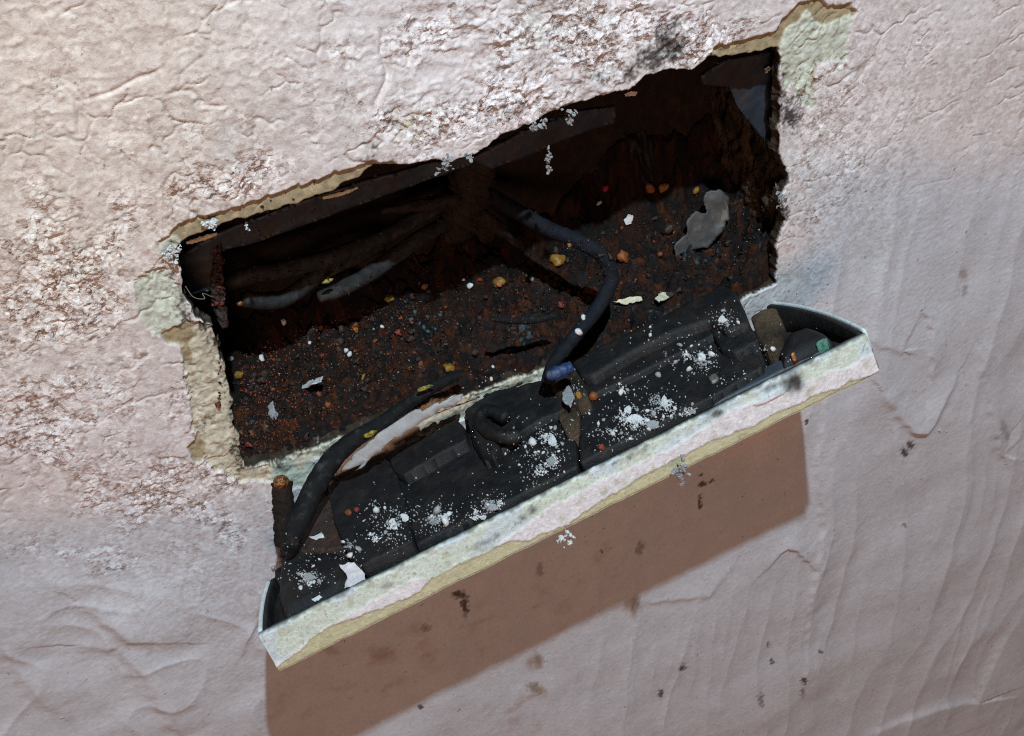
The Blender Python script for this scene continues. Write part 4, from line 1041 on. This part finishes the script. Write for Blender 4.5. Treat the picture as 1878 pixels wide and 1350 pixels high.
chip_px('plaster_flake', [(566, 984), (592, 978), (594, 985), (578, 988)], .6, 'white', 'white flake on the rusty strap near the fixing screw', 'flake', .4)
chip_px('plaster_flake', [(1125, 553), (1150, 546), (1176, 544), (1180, 552), (1150, 558)], .8, 'cream', 'long cream flake on the front lip below the blue wire', 'flake', .5)
chip_px('plaster_flake', [(1202, 545), (1214, 535), (1230, 536), (1226, 547), (1210, 553)], .8, 'cream', 'round cream flake on the front lip near the raised black slab', 'flake', .6)
chip_px('plaster_flake', [(806, 948), (818, 942), (820, 950), (810, 955)], .8, 'white', 'brightest white chunk among the crumbs left of centre on the socket', 'flake', .5)
chip_px('plaster_flake', [(490, 745), (500, 735), (503, 750), (512, 762), (505, 800), (496, 780)], .8, 'grey', 'pale grey flaky clump at the lower left of the rubble', 'flake', .5)
for i, (x, y, a, b) in enumerate([(905, 930, 11, 6), (1013, 808, 8, 12), (1164, 768, 15, 8), (1198, 778, 12, 7), (1290, 655, 7, 9), (722, 964, 9, 7), (1010, 846, 8, 10), (742, 948, 8, 8), (1218, 738, 6, 13), (566, 1058, 12, 7),
                                     (886, 950, 9, 5), (1152, 752, 7, 9), (1270, 756, 9, 5), (1325, 586, 8, 7)]):
    r2 = random.Random(i + 400); nn_ = 9
    chip_px('plaster_flake', [(x + a * r2.uniform(.55, 1.25) * math.cos(6.283 * k / nn_), y + b * r2.uniform(.55, 1.25) * math.sin(6.283 * k / nn_)) for k in range(nn_)], .45,
            'white' if i % 3 else 'grey', 'ragged white plaster flake among the crumbs on the charred socket', 'flake', .35, group='ragged flakes on the socket')
for i, (x, y) in enumerate([(568, 628), (634, 644), (480, 655), (700, 600), (1098, 372), (862, 525), (850, 512), (1070, 583), (1060, 610), (1390, 540), (640, 650), (520, 590)]):
    drop_on('plaster_bit', shared('plaster_bit', i % 5, 'white', 2, .4, (1, .8, .7)), x, y, .55 + .2 * (i % 3), 'white plaster bit resting on the rubble inside the box', 'plaster bit', 'white bits on the rubble')
for x, y, r, mt, lab in [(1062, 727, .9, 'ochre', 'ochre bead in the centre terminal of the socket'), (1088, 727, 1.1, 'orange', 'orange bead right of the centre terminal of the socket'),
                         (1104, 822, .8, 'red', 'red orange bead near the rim below the right moulding'), (640, 942, .8, 'orange', 'orange bead on the left moulding of the socket'),
                         (655, 936, .7, 'red', 'red bead touching the orange bead on the left moulding')]:
    drop_on('rust_bead', shared('rust_bead', len(lab) % 6, mt, 2, .3), x, y, r, lab, 'bead')
chip_px('paint_flap', [(622, 868), (648, 836), (694, 792), (762, 750), (850, 722), (846, 736), (780, 768), (722, 808), (664, 852)], 9.0, 'flap',
        'long curled flap of grey lilac paint between the earth wire and the socket', 'paint flap', .5, (-.1, .55, .83))
# slivers along the top edge
def sliver(pts, r, mat, label):
    V, F = tube([wall_pt(*p) for p in pts], [r * .6] + [r] * (len(pts) - 2) + [r * .5], seg=10, n=8, lump=.4, seed=len(label))
    tag(obj('plaster_sliver', V, F, M[mat], hit=False), label, 'sliver')
sliver([(592, 363, -9), (612, 358, -9), (635, 352, -9), (656, 344, -9)], .45, 'cream', 'straight cream sliver hanging just under the top left edge')
sliver([(342, 446, -4), (362, 440, -4), (380, 434, -4), (398, 428, -4)], .5, 'cream', 'cream sliver along the top left corner of the hole')
def clump(cx, cy, z, sx, sy, n, label, seed, down=0):
    """crumbs stuck to one another, grown outwards from a few seeds"""
    r_ = random.Random(seed); Vs, Fs, k = [], [], 0; pts = []
    for i in range(n):
        s = min(.62, .14 + r_.expovariate(1 / .13))
        if i < max(1, n // 9) or r_.random() < .06:
            c = wall_pt(r_.gauss(cx, sx * .8), r_.gauss(cy, sy * .8) if not down else cy + down * r_.random(), z)
        else:
            q, qs = pts[r_.randrange(len(pts))]; d = Vector((r_.gauss(0, 1), r_.gauss(-.35 if down or sy > 8 else 0, 1), r_.gauss(0, .7))).normalized()
            c = q + np.array(d) * (qs + s) * .75
            x_, y_ = to_pix(c)
            if abs(x_ - cx) > 2.3 * sx + 3: continue
        pts.append((c, s)); V, F = lump_mesh(seed * 3 + i % 7, 1, .75, (1, .8, .7))
        Vs.append(V @ np.array(rand_rot(r_)).T * s + c); Fs += [tuple(a + k for a in f) for f in F]; k += len(V)
    o = obj('crumb_clump', np.vstack(Vs), Fs, M['grey' if seed % 2 else 'white'], hit=False, smooth=False)
    tag(o, label, 'crumb clump')
clump(818, 300, .8, 8, 8, 74, 'clump of grey crumbs hanging from the middle of the top edge', 51)
clump(858, 290, .6, 8, 4, 26, 'few pale crumbs on the top edge beside the cable sheath', 53)
clump(990, 228, .8, 11, 6, 74, 'upper clump of crumbs on the top edge right of centre', 55)
clump(1007, 250, .6, 2.5, 6, 57, 'string of pale crumbs dangling from the top edge', 57, 62)
clump(1043, 212, .8, 6, 13, 48, 'short chain of crumbs at the top edge right of the dangling string', 59)
clump(388, 416, .8, 13, 5, 74, 'pale green crumbs clinging along the top left edge', 60)
clump(312, 458, .8, 10, 12, 101, 'bunch of pale crumbs on the upper left corner of the hole', 62)
clump(1408, 134, -6, 4, 4, 19, 'small white crumbs at the upper right corner of the recess', 64)
clump(1432, 365, .4, 7, 9, 57, 'grey crumbs on the right edge beside the curled flake', 65)
clump(1248, 872, 42, 8, 16, 101, 'grey crumb clump hanging from the painted rim of the socket', 67)
clump(1036, 988, 41, 9, 10, 52, 'white crumb clump under the painted rim left of centre', 68)
clump(452, 412, -2, 2, 2, 8, 'single white speck below the top left edge', 70)
V, F = tube([wall_pt(*p) for p in [(340, 525, -3), (355, 545, -2.5), (375, 548, -3), (372, 538, -4), (390, 545, -5)]], [.09] * 5, seg=6, n=10, lump=0)
tag(obj('hair_fibre', V, F, M['fibre'], hit=False), 'thin curly fibre at the left corner of the recess', 'fibre')
print('objects', len(sc.objects))
